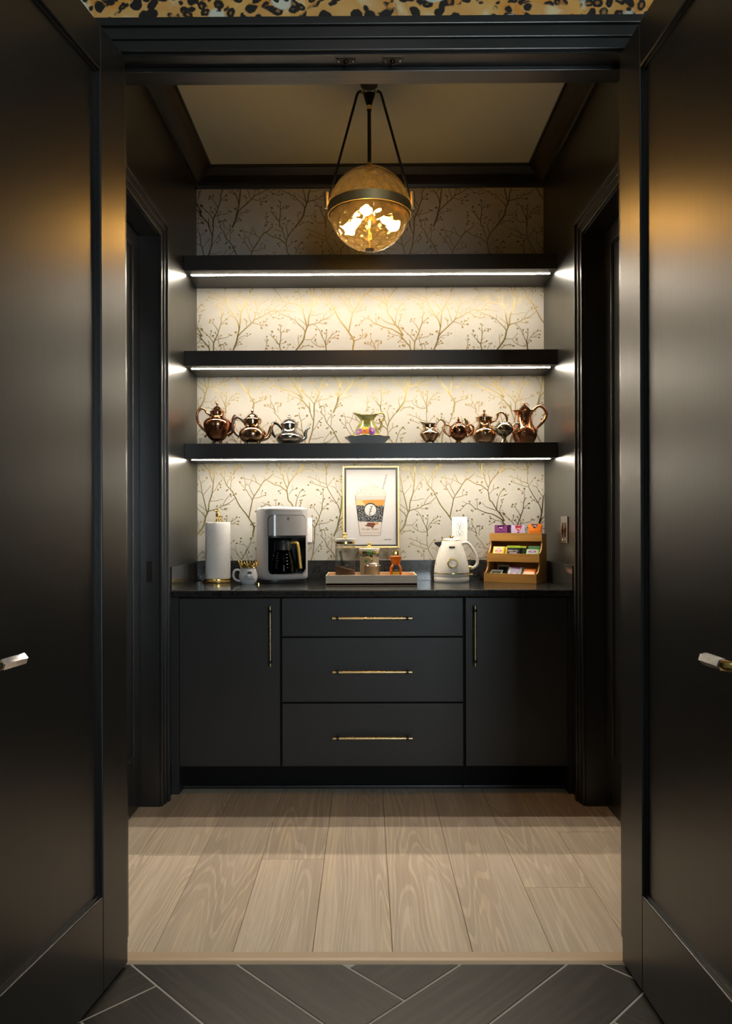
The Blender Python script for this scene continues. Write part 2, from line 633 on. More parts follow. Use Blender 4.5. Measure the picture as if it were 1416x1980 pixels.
# pantry floor: sub-floor and oak planks
fl = sobj(MB().box(-1.05, 1.10, DY + 0.0, YB + 0.12, -0.05, -0.012).build('floor', 'toe_black'), 'pale oak plank floor of the pantry')
edges = [-0.831 + 0.2252 * k for k in range(-1, 10)]
joints = {0: 2.80, 1: 2.79, 2: None, 3: 2.757, 4: None, 5: None, 6: None, 7: 2.54, 8: 3.0, 9: None}
for k in range(len(edges) - 1):
    x0, x1 = edges[k], edges[k + 1]
    if x0 < -1.02: x0 = -1.02
    if x1 > 1.06: x1 = 1.06
    cuts = [2.153, 3.58]
    if joints.get(k): cuts = [2.153, joints[k], 3.58]
    for a, b in zip(cuts, cuts[1:]):
        w, l = (x1 - x0) / 2 - 0.0006, (b - a) / 2 - 0.0004
        MB().box(-w, w, -l, l, -0.012, 0).build('plank', 'oak_plank', fl, bevel=0.0016, seg=2, loc=((x0 + x1) / 2, (a + b) / 2, 0))
th = MB().prism([(2.101, -0.012), (2.101, -0.001), (2.108, 0.0035), (2.120, 0.005), (2.150, 0.004), (2.1525, 0.001), (2.1525, -0.012)], DX0, DX1, 'x')
sobj(th.build('trim_1', 'threshold_wood', bevel=0.0008), 'narrow oak threshold strip between plank floor and dark tile')

# hall floor: herringbone of dark wood-look tiles in light grout
flh = sobj(MB().box(-HX, HX, HALL_Y0, DY, -0.05, -0.0022).build('floor_hall', 'grout'), 'dark herringbone tile floor with pale grout lines')
def clip(poly, a, b, c):
    out = []
    for i, p in enumerate(poly):
        q = poly[(i + 1) % len(poly)]
        dp, dq = a * p[0] + b * p[1] + c, a * q[0] + b * q[1] + c
        if dp >= 0: out.append(p)
        if (dp >= 0) != (dq >= 0):
            u = dp / (dp - dq)
            out.append((lerp(p[0], q[0], u), lerp(p[1], q[1], u)))
    return out
TW, TL, GR = 0.2053, 0.912, 0.0062
U0, V0 = 2.030 / math.sqrt(2), 1.844 / math.sqrt(2)
s2 = math.sqrt(0.5)
def uv2xy(u, v):
    return ((u - v) * s2, (u + v) * s2)
for c_ in range(-4, 5):
    for k in range(-22, 22):
        bu, bv = U0 + c_ * TL + k * TW, V0 - c_ * TL + k * TW
        for ori, (u0, u1, v0, v1) in enumerate(((bu, bu + TL, bv, bv + TW), (bu, bu + TW, bv + TW, bv + TW + TL))):
            g = GR / 2
            poly = [uv2xy(u, v) for u, v in ((u0 + g, v0 + g), (u1 - g, v0 + g), (u1 - g, v1 - g), (u0 + g, v1 - g))]
            for pl in ((0, -1, DY - 0.003), (0, 1, 0.1), (1, 0, 1.5), (-1, 0, 1.5)):
                poly = clip(poly, *pl) if poly else poly
            if len(poly) < 3: continue
            area = abs(sum(p[0] * q[1] - q[0] * p[1] for p, q in zip(poly, poly[1:] + poly[:1]))) / 2
            if area < 0.002: continue
            cx, cy = uv2xy((u0 + u1) / 2, (v0 + v1) / 2)
            ang = R(45) if ori == 0 else R(135)
            ca, sa = math.cos(-ang), math.sin(-ang)
            lp = [((p[0] - cx) * ca - (p[1] - cy) * sa, (p[0] - cx) * sa + (p[1] - cy) * ca) for p in poly]
            o = MB().prism(lp, -0.004, 0.004).build('tile', 'dark_plank_tile', flh, bevel=0.0012, seg=2, loc=(cx, cy, -0.0085 + 0.0035))
            o.rotation_euler = (0, 0, ang)

# pantry walls
wb = sobj(MB().box(XL - 0.12, XR + 0.12, YB, YB + 0.12, -0.05, CE).build('wall_back', 'wallpaper_cream'), 'back wall papered in cream with gold branches')
def side_wall(name, x0, x1, label):
    m = MB()
    m.box(x0, x1, YF, SY0, -0.05, CE).box(x0, x1, SY1, YB, -0.05, CE).box(x0, x1, SY0, SY1, SZ, CE)
    return sobj(m.build(name, 'black_paint'), label)
side_wall('wall_left', XL - 0.12, XL, 'satin black left pantry wall with a doorway')
side_wall('wall_right', XR, XR + 0.12, 'satin black right pantry wall with a doorway')
m = MB().box(-HX - 0.1, DX0, DY, YF, -0.05, CE).box(DX1, HX + 0.1, DY, YF, -0.05, CE).box(DX0, DX1, DY, YF, DZ, CE)
wf = sobj(m.build('wall_front', 'black_paint'), 'wall holding the double doorway with leopard print paper above')
m = MB().box(-HX, DX0 - 0.09, DY - 0.002, DY, 0, CE).box(DX1 + 0.09, HX, DY - 0.002, DY, 0, CE).box(DX0 - 0.09, DX1 + 0.09, DY - 0.002, DY, DZ + 0.085, CE)
tag(m.build('wallpaper', 'leopard_wallpaper', wf), 'leopard print wallpaper in tan, cream and black')
sobj(MB().box(XL - 0.12, XR + 0.12, YF, YB + 0.12, CE, CE + 0.1).build('ceiling', 'ceiling_white'), 'plain off-white pantry ceiling')
# hall shell behind the camera
sobj(MB().box(-HX - 0.1, HX + 0.1, HALL_Y0 - 0.1, YF, CE, CE + 0.1).build('ceiling_hall', 'ceiling_white'), 'hall ceiling outside the pantry')
sobj(MB().box(-HX - 0.1, -HX, HALL_Y0 - 0.1, DY, -0.05, CE).build('wall_hall_left', 'hall_paint'), 'left wall of the hall')
sobj(MB().box(HX, HX + 0.1, HALL_Y0 - 0.1, DY, -0.05, CE).build('wall_hall_right', 'hall_paint'), 'right wall of the hall')
wx0, wx1, wz0, wz1 = WIN_X - WIN_W / 2, WIN_X + WIN_W / 2, WIN_Z - WIN_H / 2, WIN_Z + WIN_H / 2
m = MB().box(-HX, wx0, HALL_Y0 - 0.1, HALL_Y0, -0.05, CE).box(wx1, HX, HALL_Y0 - 0.1, HALL_Y0, -0.05, CE)
m.box(wx0, wx1, HALL_Y0 - 0.1, HALL_Y0, -0.05, wz0).box(wx0, wx1, HALL_Y0 - 0.1, HALL_Y0, wz1, CE)
sobj(m.build('wall_hall_back', 'hall_paint'), 'hall wall with the added window behind the viewer')
w1 = struct('added_window', 'tall unseen hall window added behind the viewer for ambient light', (WIN_X, HALL_Y0, WIN_Z))  # window out of view, added as the source of ambient daylight
m = MB()
for sx in (-1, 1): m.box(sx * (WIN_W / 2 - 0.02) - 0.02, sx * (WIN_W / 2 - 0.02) + 0.02, -0.05, 0.01, -WIN_H / 2, WIN_H / 2)
for sz in (-1, 0, 1): m.box(-WIN_W / 2 + 0.04, WIN_W / 2 - 0.04, -0.05, 0.01, sz * (WIN_H / 2 - 0.02) - 0.02, sz * (WIN_H / 2 - 0.02) + 0.02)
m.build('window_frame', 'black_paint', w1)
for sz in (-1, 1): MB().box(-WIN_W / 2 + 0.04, WIN_W / 2 - 0.04, -0.032, -0.028, *sorted((sz * 0.02, sz * (WIN_H / 2 - 0.04)))).build('pane', 'window_glass', w1)

# crown moulding inside the pantry, stepped and coved
prof = [(0, -0.085), (0.012, -0.085), (0.016, -0.07), (0.030, -0.062), (0.060, -0.040), (0.082, -0.018), (0.088, -0.012), (0.098, -0.012), (0.098, 0), (0, 0)]
def crown(name, side, label):
    m = MB()
    if side == 'back': m.prism([(YB - d, CE + z) for d, z in prof], XL, XR, 'x')
    if side == 'front': m.prism([(YF + d, CE + z) for d, z in prof], XL, XR, 'x')
    if side == 'left': m.prism([(XL + d, CE + z) for d, z in prof], YF, YB, 'y')
    if side == 'right': m.prism([(XR - d, CE + z) for d, z in prof], YF, YB, 'y')
    sobj(m.build(name, 'black_paint'), label)
crown('trim_2', 'back', 'black crown moulding above the papered back wall')
crown('trim_3', 'left', 'black crown moulding on the left pantry wall')
crown('trim_4', 'right', 'black crown moulding on the right pantry wall')
crown('trim_5', 'front', 'black crown moulding over the doorway inside the pantry')

# door casings: three nested stepped bands
def casing(name, label, wall, lo, hi, top, bands):
    m = MB()
    for o0, o1, pr in bands:
        for a0, a1, z0, z1 in ((lo - o1, lo - o0, 0, top + o1), (hi + o0, hi + o1, 0, top + o1), (lo - o0, hi + o0, top + o0, top + o1)):
            if wall == 'left': m.box(XL, XL + pr, a0, a1, z0, z1)
            elif wall == 'right': m.box(XR - pr, XR, a0, a1, z0, z1)
            else: m.box(a0, a1, DY - pr, DY, z0, z1)
    return sobj(m.build(name, 'black_paint', bevel=0.002, seg=2), label)
B3 = [(0.004, 0.032, 0.012), (0.032, 0.060, 0.018), (0.060, 0.085, 0.026)]
cl = casing('trim_6', 'stepped black casing round the left pantry doorway', 'left', SY0, SY1, SZ, B3)
casing('trim_7', 'stepped black casing round the right pantry doorway', 'right', SY0, SY1, SZ, B3)
cf = casing('trim_8', 'stepped black casing over the double doorway', 'front', DX0, DX1, DZ, [(0.006, 0.036, 0.012), (0.036, 0.068, 0.018), (0.068, 0.090, 0.026)])
m = MB().box(DX0, DX0 + 0.012, 2.155, 2.195, 0.005, DZ).box(DX1 - 0.012, DX1, 2.155, 2.195, 0.005, DZ).box(DX0 + 0.012, DX1 - 0.012, 2.155, 2.195, DZ - 0.013, DZ)
sobj(m.build('trim_9', 'black_paint', bevel=0.0015), 'black door stop round the inside of the double doorway')
# ball catches screwed into the door head
for x, lb in (((672 - VX) * 2.12 / F_PX, 'left'), ((763 - VX) * 2.12 / F_PX, 'right')):
    t = thing('ball_catch', f'small dark ball catch in the door head, {lb} of the pair', 'latch', (x, 2.128, DZ), 0, 'ball catches in the door head')
    MB().box(-0.028, 0.028, -0.011, 0.011, -0.002, 0).build('plate', 'dark_bronze', t, bevel=0.0006)
    MB().ball((0, 0, -0.003), 0.007, 10).build('ball', 'dark_bronze', t, smooth=60)
    for sx in (-1, 1): MB().ball((sx * 0.02, 0, -0.002), 0.003, 8).build('screw', 'chrome', t, smooth=60)

# skirting between casing and cabinets
for nm, x0, x1, lb in (('baseboard_left', XL, XL + 0.014, 'short black skirting beside the left casing'), ('baseboard_right', XR - 0.014, XR, 'short black skirting beside the right casing')):
    sobj(MB().box(x0, x1, SY1 + 0.086, 3.419, 0, 0.14).build(nm, 'black_paint', bevel=0.002), lb)

# ------------------------------------------------------------------ doors
def leaf(name, label, s, loc, rz, w, h, th, stile, top, bot, hinge_y=-0.002, paint='door_paint', recess=0.014):
    d = struct(name, label, loc, rz)
    x0, x1 = sorted((0, s * th))
    y1, y0 = hinge_y, hinge_y - w
    for a, b in ((y1 - stile, y1), (y0, y0 + stile)):
        MB().box(x0, x1, a, b, 0.008, h).build('stile', paint, d, bevel=0.0025)
    MB().box(x0, x1, y0 + stile, y1 - stile, 0.008, bot).build('rail', paint, d, bevel=0.0025)
    MB().box(x0, x1, y0 + stile, y1 - stile, h - top, h).build('rail', paint, d, bevel=0.0025)
    p = MB().box(x0 + recess, x1 - recess, y0 + stile - 0.004, y1 - stile + 0.004, bot - 0.004, h - top + 0.004)
    p.build('panel', paint, d)
    # slim stop bead framing the recessed panel
    fx = s * th - s * recess
    for side in (0, 1):
        xs = sorted((fx, fx + s * 0.005)) if side == 0 else sorted((s * recess, s * recess - s * 0.005))
        m = MB()
        ya, yb, za, zb, q = y0 + stile, y1 - stile, bot, h - top, 0.007
        m.box(*xs, ya, ya + q, za, zb).box(*xs, yb - q, yb, za, zb).box(*xs, ya + q, yb - q, za, za + q).box(*xs, ya + q, yb - q, zb - q, zb)
        m.build('bead', paint, d)
    return d

def lever(d, s, th, y, z):
    X = lambda q: s * (th + q)
    rot = Matrix.Rotation(R(90) * s, 4, 'Y')
    MB().lathe([(0.0, 0), (0.027, 0), (0.027, 0.005), (0.024, 0.008), (0.0, 0.0085)], 32).xform(Matrix.Translation((s * th, y, z)) @ rot).build('rose', 'gold', d, smooth=40)
    MB().tube([(X(0.008), y, z), (X(0.05), y, z), (X(0.060), y + 0.006, z), (X(0.063), y + 0.018, z)], [0.010, 0.010, 0.010, 0.0105], 14).build('lever_neck', 'gold', d, smooth=50)
    m = MB()
    ring = lambda yy, r: [(X(0.063) + r * math.cos(R(60 * i + 12)), yy, z + r * math.sin(R(60 * i + 12))) for i in range(6)]
    rings = [ring(y + 0.018, 0.0105), ring(y + 0.021, 0.0122), ring(y + 0.093, 0.0122), ring(y + 0.096, 0.0102)]
    vs = sum(rings, [])
    fs = [(i * 6 + j, i * 6 + (j + 1) % 6, (i + 1) * 6 + (j + 1) % 6, (i + 1) * 6 + j) for i in range(3) for j in range(6)]
    fs += [tuple(range(5, -1, -1)), tuple(range(18, 24))]
    tag(m.add(vs, fs).build('lever_grip', 'lever_crystal', d), 'faceted clear crystal lever grip')

# faceted lever grip: clear crystal over a mirror-bright core
def m_lever():
    m, t, b = nt('lever_crystal')
    setp(b, color=(0.78, 0.76, 0.76), rough=0.06, metal=0.85, coat=1.0)
    n = noise(t, objco(t), 120, 2)
    t.links.new(ramp(t, n, [(0.3, (0.68, 0.66, 0.66)), (0.7, (0.86, 0.85, 0.86))]), b.inputs['Base Color'])
    M['lever_crystal'] = m
m_lever()
TH = 0.045
d1 = leaf('door_1', 'left leaf of the open black panelled double door', 1, (DX0, DY, 0), R(-8.9), 0.718, 2.482, TH, 0.135, 0.115, 0.252)
d2 = leaf('door_2', 'right leaf of the open black panelled double door', -1, (DX1, DY, 0), R(2.7), 0.718, 2.482, TH, 0.135, 0.115, 0.252)
lever(d1, 1, TH, -0.668, 0.938)
lever(d2, -1, TH, -0.686, 0.938)
d3 = leaf('door_3', 'closed black panel door in the left pantry wall', 1, (-1.005, SY1, 0), 0, SY1 - SY0 - 0.004, 2.436, 0.036, 0.085, 0.07, 0.24, paint='black_paint', recess=0.010)
d4 = leaf('door_4', 'closed black panel door in the right pantry wall', -1, (XR + 0.119, SY1, 0), 0, SY1 - SY0 - 0.004, 2.436, 0.034, 0.085, 0.07, 0.24, paint='black_paint', recess=0.010)
m = MB().box(XL - 0.055, XL - 0.030, SY1 - 0.0015, SY1, 0.96, 1.05)
t = m.build('strike_plate', 'dark_bronze', cl, bevel=0.0005)

# ------------------------------------------------------------------ cabinets
CY = 3.42
def pull(parent, x0, x1, z0, z1):
    horiz = (x1 - x0) > (z1 - z0)
    y = CY - 0.032
    if horiz:
        zc = (z0 + z1) / 2
        a, b = (x0, y, zc), (x1, y, zc)
        posts = [(x0 + 0.022, zc), (x1 - 0.022, zc)]
        seg = lambda x, z: [(x - 0.006, y, z), (x + 0.006, y, z)]
    else:
        xc = (x0 + x1) / 2
        a, b = (xc, y, z0), (xc, y, z1)
        posts = [(xc, z0 + 0.022), (xc, z1 - 0.022)]
        seg = lambda x, z: [(x, y, z - 0.006), (x, y, z + 0.006)]
    MB().tube([a, b], 0.0062, 14).build('handle_bar', 'pull_brass', parent, smooth=50)
    for x, z in posts:
        MB().tube([(x, CY, z), (x, y + 0.004, z)], 0.006, 12).tube(seg(x, z), 0.0085, 14).build('handle_post', 'black_metal', parent, smooth=50)

def cabinet(label, x0, x1, fronts):
    c = thing('base_cabinet', label, 'cabinet', ((x0 + x1) / 2, CY, 0))
    inv = Matrix.Translation((-(x0 + x1) / 2, -CY, 0))
    MB().box(x0, x1, CY + 0.020, 3.99, 0.125, 0.88).xform(inv).build('body', 'toe_black', c)
    MB().box(x0, x1, 3.503, 3.99, 0, 0.125).xform(inv).build('toe_kick', 'toe_black', c)
    MB().box(x0, x1, 3.490, 3.503, 0, 0.016).xform(inv).build('shoe_strip', 'black_paint', c, bevel=0.003)
    for kind, fx0, fx1, fz0, fz1, h in fronts:
        f = MB().box(fx0, fx1, CY, CY + 0.0195, fz0, fz1).xform(inv).build(kind, 'cabinet_paint', c, bevel=0.0015)
        before = set(bpy.data.objects)
        pull(f, *h)
        for o in set(bpy.data.objects) - before:
            o.data.transform(inv)
    return c
cabinet('black base cabinet left of the drawers with one tall door', -0.8405, -0.3835, [('door', -0.838, -0.388, 0.1255, 0.8765, (-0.427, -0.427, 0.576, 0.844))])
cabinet('black base cabinet with three wide drawers between the doors', -0.3835, 0.4353,
        [('drawer', -0.379, 0.4295, z0, z1, (-0.152, 0.201, h, h)) for z0, z1, h in ((0.7055, 0.8765, 0.789), (0.4125, 0.699, 0.551), (0.1255, 0.4055, 0.258))])
cabinet('black base cabinet right of the drawers with one tall door', 0.4353, 0.8985, [('door', 0.441, 0.896, 0.1255, 0.8765, (0.480, 0.480, 0.576, 0.844))])
for nm, x0, x1, lb in (('trim_10', XL, -0.8405, 'black filler strip left of the cabinets'), ('trim_11', 0.8985, XR, 'black filler strip right of the cabinets')):
    sobj(MB().box(x0, x1, CY, 3.99, 0, 0.88).build(nm, 'cabinet_paint', bevel=0.001), lb)

wt = thing('worktop', 'speckled black granite worktop with upstand spanning the alcove', 'worktop', (0.02, 3.7, 0.882))
i_ = Matrix.Translation((-0.02, -3.7, -0.882))
MB().box(XL, XR, 3.395, YB, 0.882, 0.914).xform(i_).build('slab', 'granite', wt, bevel=0.007, seg=3)
MB().box(XL + 0.02, XR - 0.02, YB - 0.02, YB, 0.914, 1.0185).xform(i_).build('upstand', 'granite', wt, bevel=0.001)
MB().box(XL, XL + 0.02, 3.402, YB, 0.914, 1.0185).xform(i_).build('upstand', 'granite', wt, bevel=0.001)
MB().box(XR - 0.02, XR, 3.402, YB, 0.914, 1.0185).xform(i_).build('upstand', 'granite', wt, bevel=0.001)

# ------------------------------------------------------------------ shelves with light strips
for zb, lb in ((2.445, 'topmost empty black floating shelf below the pendant lamp, lit underneath'), (1.98, 'middle empty black floating shelf, lit underneath'),
               (1.528, 'lowest black floating shelf carrying the copper teapots, lit underneath')):
    s = thing('floating_shelf', lb, 'shelf', (0.023, 3.87, zb), 0, 'lit black shelves in the alcove')
    MB().box(XL - 0.023, XR - 0.023, 3.728 - 3.87, YB - 3.87, 0, 0.0735).build('board', 'shelf_paint', s, bevel=0.0012)
    st = MB().box(XL + 0.02 - 0.023, XR - 0.02 - 0.023, -0.076, -0.060, -0.0008, 0.0).build('light_strip', 'led_glow', s)
    tag(st, 'glowing warm white light strip')

# ================================================================== WALLPAPER BRANCHES (traced motif, half-drop repeat)
T1 = 0
T2 = 1315
T3 = 2630
def br(off, w0, w1, *pts):
    BR.append(([(x + off, y) for x, y in pts], w0, w1))
def be(off, *bs):
    for x, y, r in bs:
        BE.append((x + off, y, r))
BR, BE = [], []
br(T1, 20, 30, (60, 960), (110, 1045), (180, 1135), (250, 1215), (268, 1290))
br(T1, 9, 17, (240, 1085), (258, 1130), (256, 1220))
br(T1, 9, 9, (50, 1040), (100, 1072), (125, 1085))
br(T1, 9, 9, (50, 1090), (80, 1130), (150, 1130))
br(T1, 8, 10, (150, 1212), (165, 1180), (195, 1160))
be(T1, (120, 1195, 26), (152, 1215, 18), (120, 872, 27), (105, 850, 18), (215, 975, 19), (300, 898, 17))
br(T1, 10, 18, (50, 835), (130, 890), (210, 970), (270, 1025), (320, 1095), (348, 1130))
br(T1, 10, 8, (270, 1020), (300, 930), (300, 880))
br(T1, 28, 12, (342, 1290), (350, 1130), (380, 1065), (435, 940), (450, 880), (490, 770), (500, 650), (515, 560), (515, 460))
br(T1, 11, 8, (515, 450), (470, 430), (415, 385)); br(T1, 10, 8, (513, 450), (515, 390))
be(T1, (405, 385, 26), (515, 378, 24), (475, 468, 20), (543, 562, 17), (605, 665, 24), (602, 755, 24), (285, 685, 22), (270, 728, 20), (350, 672, 19))
br(T1, 9, 7, (500, 660), (440, 625)); br(T1, 10, 8, (505, 640), (545, 560)); br(T1, 13, 8, (490, 780), (540, 720), (600, 668)); br(T1, 9, 8, (510, 765), (560, 755), (600, 755))
br(T1, 16, 9, (435, 905), (390, 820), (300, 705)); br(T1, 8, 8, (340, 740), (345, 680)); br(T1, 9, 8, (410, 990), (375, 930)); br(T1, 9, 8, (375, 1060), (330, 1000))
be(T1, (380, 930, 18), (325, 995, 20), (345, 985, 15), (655, 970, 17), (695, 985, 19), (493, 985, 16), (490, 1170, 20), (455, 1190, 18), (527, 1162, 17), (575, 1135, 20), (598, 1165, 19))
br(T1, 13, 8, (370, 1085), (450, 1055), (600, 1025), (655, 995), (690, 985)); br(T1, 9, 8, (455, 1060), (490, 990)); br(T1, 9, 14, (440, 980), (438, 1060), (450, 1140), (485, 1200), (490, 1290))
br(T1, 8, 8, (545, 1200), (530, 1160)); br(T1, 12, 8, (565, 1290), (545, 1200), (590, 1160)); br(T1, 8, 10, (370, 1230), (420, 1285))
br(T1, 32, 12, (720, 1300), (790, 1120), (810, 1030), (850, 860), (870, 700), (885, 540), (915, 480), (960, 400), (1000, 330), (1030, 270), (1065, 190), (1080, 90))
br(T1, 22, 11, (850, 850), (825, 740), (780, 650), (690, 510), (610, 370), (600, 320), (580, 250), (572, 60))
br(T1, 14, 8, (600, 340), (530, 330), (440, 300), (340, 265), (265, 245)); br(T1, 9, 7, (330, 260), (275, 185))
br(T1, 13, 7, (590, 280), (540, 255), (460, 230), (380, 185), (260, 140), (200, 130)); br(T1, 8, 7, (380, 185), (378, 95)); br(T1, 8, 7, (440, 210), (430, 150)); br(T1, 8, 8, (465, 290), (445, 220)); br(T1, 7, 6, (270, 140), (250, 110))
br(T1, 11, 8, (615, 310), (680, 210), (730, 165)); br(T1, 9, 8, (790, 650), (795, 610), (820, 570)); br(T1, 11, 8, (770, 655), (700, 600), (640, 545))
be(T1, (265, 235, 20), (225, 290, 20), (728, 165, 20), (823, 565, 19), (638, 540, 19), (705, 600, 16), (663, 612, 15), (795, 425, 18), (868, 390, 14), (785, 215, 22), (865, 185, 20), (872, 122, 24), (1025, 395, 19), (1070, 475, 21), (1125, 200, 16), (1060, 125, 22))
br(T1, 13, 8, (880, 540), (830, 470), (790, 400), (740, 340), (665, 310)); br(T1, 8, 7, (770, 355), (765, 270), (745, 250)); br(T1, 9, 7, (915, 480), (870, 400)); br(T1, 12, 8, (1010, 300), (930, 250), (800, 220)); br(T1, 8, 7, (930, 245), (900, 190))
br(T1, 9, 8, (1000, 330), (1025, 390)); br(T1, 8, 15, (985, 320), (965, 370), (1000, 470), (1030, 580), (1080, 740)); br(T1, 9, 7, (1050, 220), (1120, 200)); br(T1, 9, 7, (1075, 140), (1110, 100))
br(T1, 27, 8, (800, 1050), (860, 960), (1000, 830), (1110, 730), (1150, 685), (1250, 640), (1315, 605), (1415, 545), (1495, 515), (1645, 515), (1795, 510), (1980, 540))
br(T1, 10, 8, (1000, 820), (985, 720), (955, 680)); br(T1, 14, 9, (1130, 700), (1170, 600), (1200, 500), (1225, 460), (1250, 390)); br(T1, 10, 8, (1210, 470), (1165, 340)); br(T1, 10, 8, (1245, 390), (1270, 270), (1250, 160)); br(T1, 10, 8, (1255, 395), (1340, 340), (1410, 290)); br(T1, 8, 7, (1170, 600), (1158, 545))
be(T1, (957, 675, 19), (995, 710, 20), (1158, 320, 22), (1275, 255, 20), (1410, 285, 18), (1158, 545, 18), (1220, 555, 19), (1285, 845, 22), (1385, 790, 24), (1330, 715, 17), (1365, 720, 18), (1395, 675, 19), (1265, 740, 18))
br(T1, 9, 7, (1250, 640), (1220, 560)); br(T1, 9, 7, (1250, 620), (1270, 550), (1310, 470)); br(T1, 13, 8, (1110, 735), (1200, 765), (1240, 770), (1270, 800), (1285, 840)); br(T1, 9, 8, (1270, 795), (1380, 790)); br(T1, 9, 8, (1290, 790), (1340, 720))
br(T1, 12, 8, (790, 1120), (850, 1040), (910, 1005), (980, 995), (1050, 985)); br(T1, 8, 6, (870, 1045), (910, 1055), (935, 1040)); br(T1, 14, 8, (740, 1250), (790, 1190), (820, 1110)); br(T1, 10, 8, (790, 1190), (880, 1155)); br(T1, 9, 8, (800, 1160), (860, 1115)); br(T1, 9, 8, (800, 970), (785, 930))
be(T1, (1003, 955, 17), (1065, 965, 17), (1003, 1005, 13), (890, 1155, 20), (862, 1112, 19), (780, 925, 26), (675, 1255, 18), (118, 385, 24), (152, 415, 14), (132, 500, 20), (165, 485, 14), (80, 635, 19), (60, 710, 16))
br(T1, 8, 8, (50, 430), (110, 395)); br(T1, 8, 8, (50, 530), (130, 500)); br(T1, 8, 8, (60, 720), (80, 640))
br(T2, 9, 7, (190, 505), (260, 430), (330, 390)); br(T2, 9, 8, (70, 490), (130, 415), (175, 380)); br(T2, 10, 7, (35, 570), (45, 490), (120, 490), (155, 460)); br(T2, 8, 7, (165, 340), (190, 300), (250, 240)); br(T2, 9, 7, (350, 505), (390, 440), (450, 385))
be(T2, (170, 380, 18), (250, 240, 16), (455, 388, 15), (435, 425, 15), (423, 492, 19), (485, 455, 14), (205, 645, 20), (310, 665, 16), (390, 645, 18), (253, 545, 19), (550, 680, 16), (320, 600, 17), (605, 735, 14))
br(T2, 13, 8, (90, 560), (140, 570), (200, 640), (250, 635), (310, 665), (385, 650)); br(T2, 8, 7, (180, 580), (250, 545)); br(T2, 9, 20, (235, 480), (300, 540), (380, 580), (480, 620), (620, 690), (700, 770), (790, 860), (820, 915))
br(T2, 9, 7, (515, 635), (508, 580)); br(T2, 10, 7, (630, 700), (632, 610)); br(T2, 8, 7, (660, 755), (610, 765))
br(T2, 36, 19, (640, 1290), (720, 1190), (795, 1070), (830, 920), (870, 820), (890, 760), (900, 640), (955, 470), (980, 300), (1000, 90), (1002, 60)); br(T2, 18, 14, (980, 240), (920, 90), (905, 50))
br(T2, 24, 10, (860, 830), (820, 660), (780, 480), (755, 400), (740, 250), (705, 150), (700, 70)); br(T2, 15, 12, (755, 440), (660, 385), (530, 360), (400, 320), (330, 215), (225, 90), (205, 60))
br(T2, 9, 7, (400, 325), (310, 310)); br(T2, 8, 7, (300, 280), (305, 240)); br(T2, 9, 8, (515, 355), (480, 240)); br(T2, 10, 8, (660, 385), (650, 310), (600, 240)); br(T2, 12, 8, (790, 480), (850, 400), (920, 320)); br(T2, 11, 8, (750, 240), (830, 185)); br(T2, 8, 7, (700, 140), (640, 150))
be(T2, (285, 300, 16), (483, 228, 18), (437, 250, 18), (592, 225, 18), (678, 275, 20), (925, 310, 13), (858, 145, 26), (628, 150, 20), (665, 140, 20), (1100, 250, 19), (1125, 280, 20), (1075, 375, 20), (1125, 330, 18), (1150, 190, 14))
br(T2, 12, 8, (970, 440), (1020, 380), (1060, 310), (1090, 260), (1155, 190)); br(T2, 12, 7, (915, 600), (1060, 590), (1110, 570), (1185, 565)); br(T2, 7, 6, (1005, 550), (985, 515)); br(T2, 14, 8, (845, 790), (780, 730), (690, 660)); br(T2, 10, 8, (795, 870), (800, 815))
br(T2, 20, 10, (880, 805), (960, 775), (1060, 755), (1160, 695), (1250, 660), (1330, 610), (1416, 530)); br(T2, 12, 8, (1170, 690), (1210, 600), (1280, 510), (1320, 470)); br(T2, 9, 7, (1210, 680), (1325, 660)); br(T2, 9, 8, (1030, 750), (1055, 700)); br(T2, 8, 7, (1130, 705), (1130, 650)); br(T2, 10, 8, (1100, 750), (1190, 765), (1250, 780))
be(T2, (1320, 470, 20), (1330, 505, 16), (1055, 695, 18), (1215, 750, 20), (1248, 750, 15), (1040, 875, 20), (1152, 905, 22), (1243, 890, 20), (1210, 950, 18), (1303, 1115, 22), (1022, 1095, 20), (1030, 1065, 16), (1035, 980, 13), (745, 1000, 16))
br(T2, 9, 17, (985, 780), (1050, 820), (1110, 900), (1140, 980), (1200, 1100), (1225, 1180)); br(T2, 8, 8, (1100, 890), (1040, 875)); br(T2, 10, 8, (1165, 1010), (1150, 900)); br(T2, 26, 10, (1240, 1300), (1230, 1190), (1220, 1130), (1245, 1000), (1245, 900)); br(T2, 8, 8, (1240, 980), (1210, 950))
br(T2, 14, 9, (1225, 1200), (1270, 1090), (1340, 1000), (1415, 945), (1440, 925)); br(T2, 10, 8, (1290, 1050), (1416, 1045), (1465, 1055)); br(T3, 9, 8, (50, 1045), (100, 1005), (150, 995)); br(T3, 8, 7, (20, 1000), (60, 920)); br(T2, 10, 8, (1240, 1190), (1300, 1115))
be(T3, (125, 915, 20), (175, 920, 16), (150, 1055, 20), (160, 995, 20))
br(T2, 14, 8, (1220, 1215), (1130, 1215), (1040, 1185), (970, 1130), (945, 1090)); br(T2, 9, 8, (1050, 1185), (1035, 1090)); br(T2, 9, 7, (1200, 1205), (1145, 1165)); br(T2, 11, 8, (800, 1075), (920, 1078), (980, 1050), (1030, 985)); br(T2, 12, 8, (705, 1190), (685, 1060), (695, 980)); br(T2, 8, 8, (690, 1065), (745, 1000))
br(T2, 24, 10, (345, 1300), (325, 1180), (340, 1100), (350, 960), (345, 850), (345, 810)); br(T2, 9, 8, (345, 930), (300, 875)); br(T2, 11, 8, (355, 970), (385, 925), (470, 920)); br(T2, 8, 7, (395, 915), (435, 860)); br(T2, 9, 7, (345, 1100), (400, 1050)); br(T2, 10, 8, (335, 1160), (430, 1135))
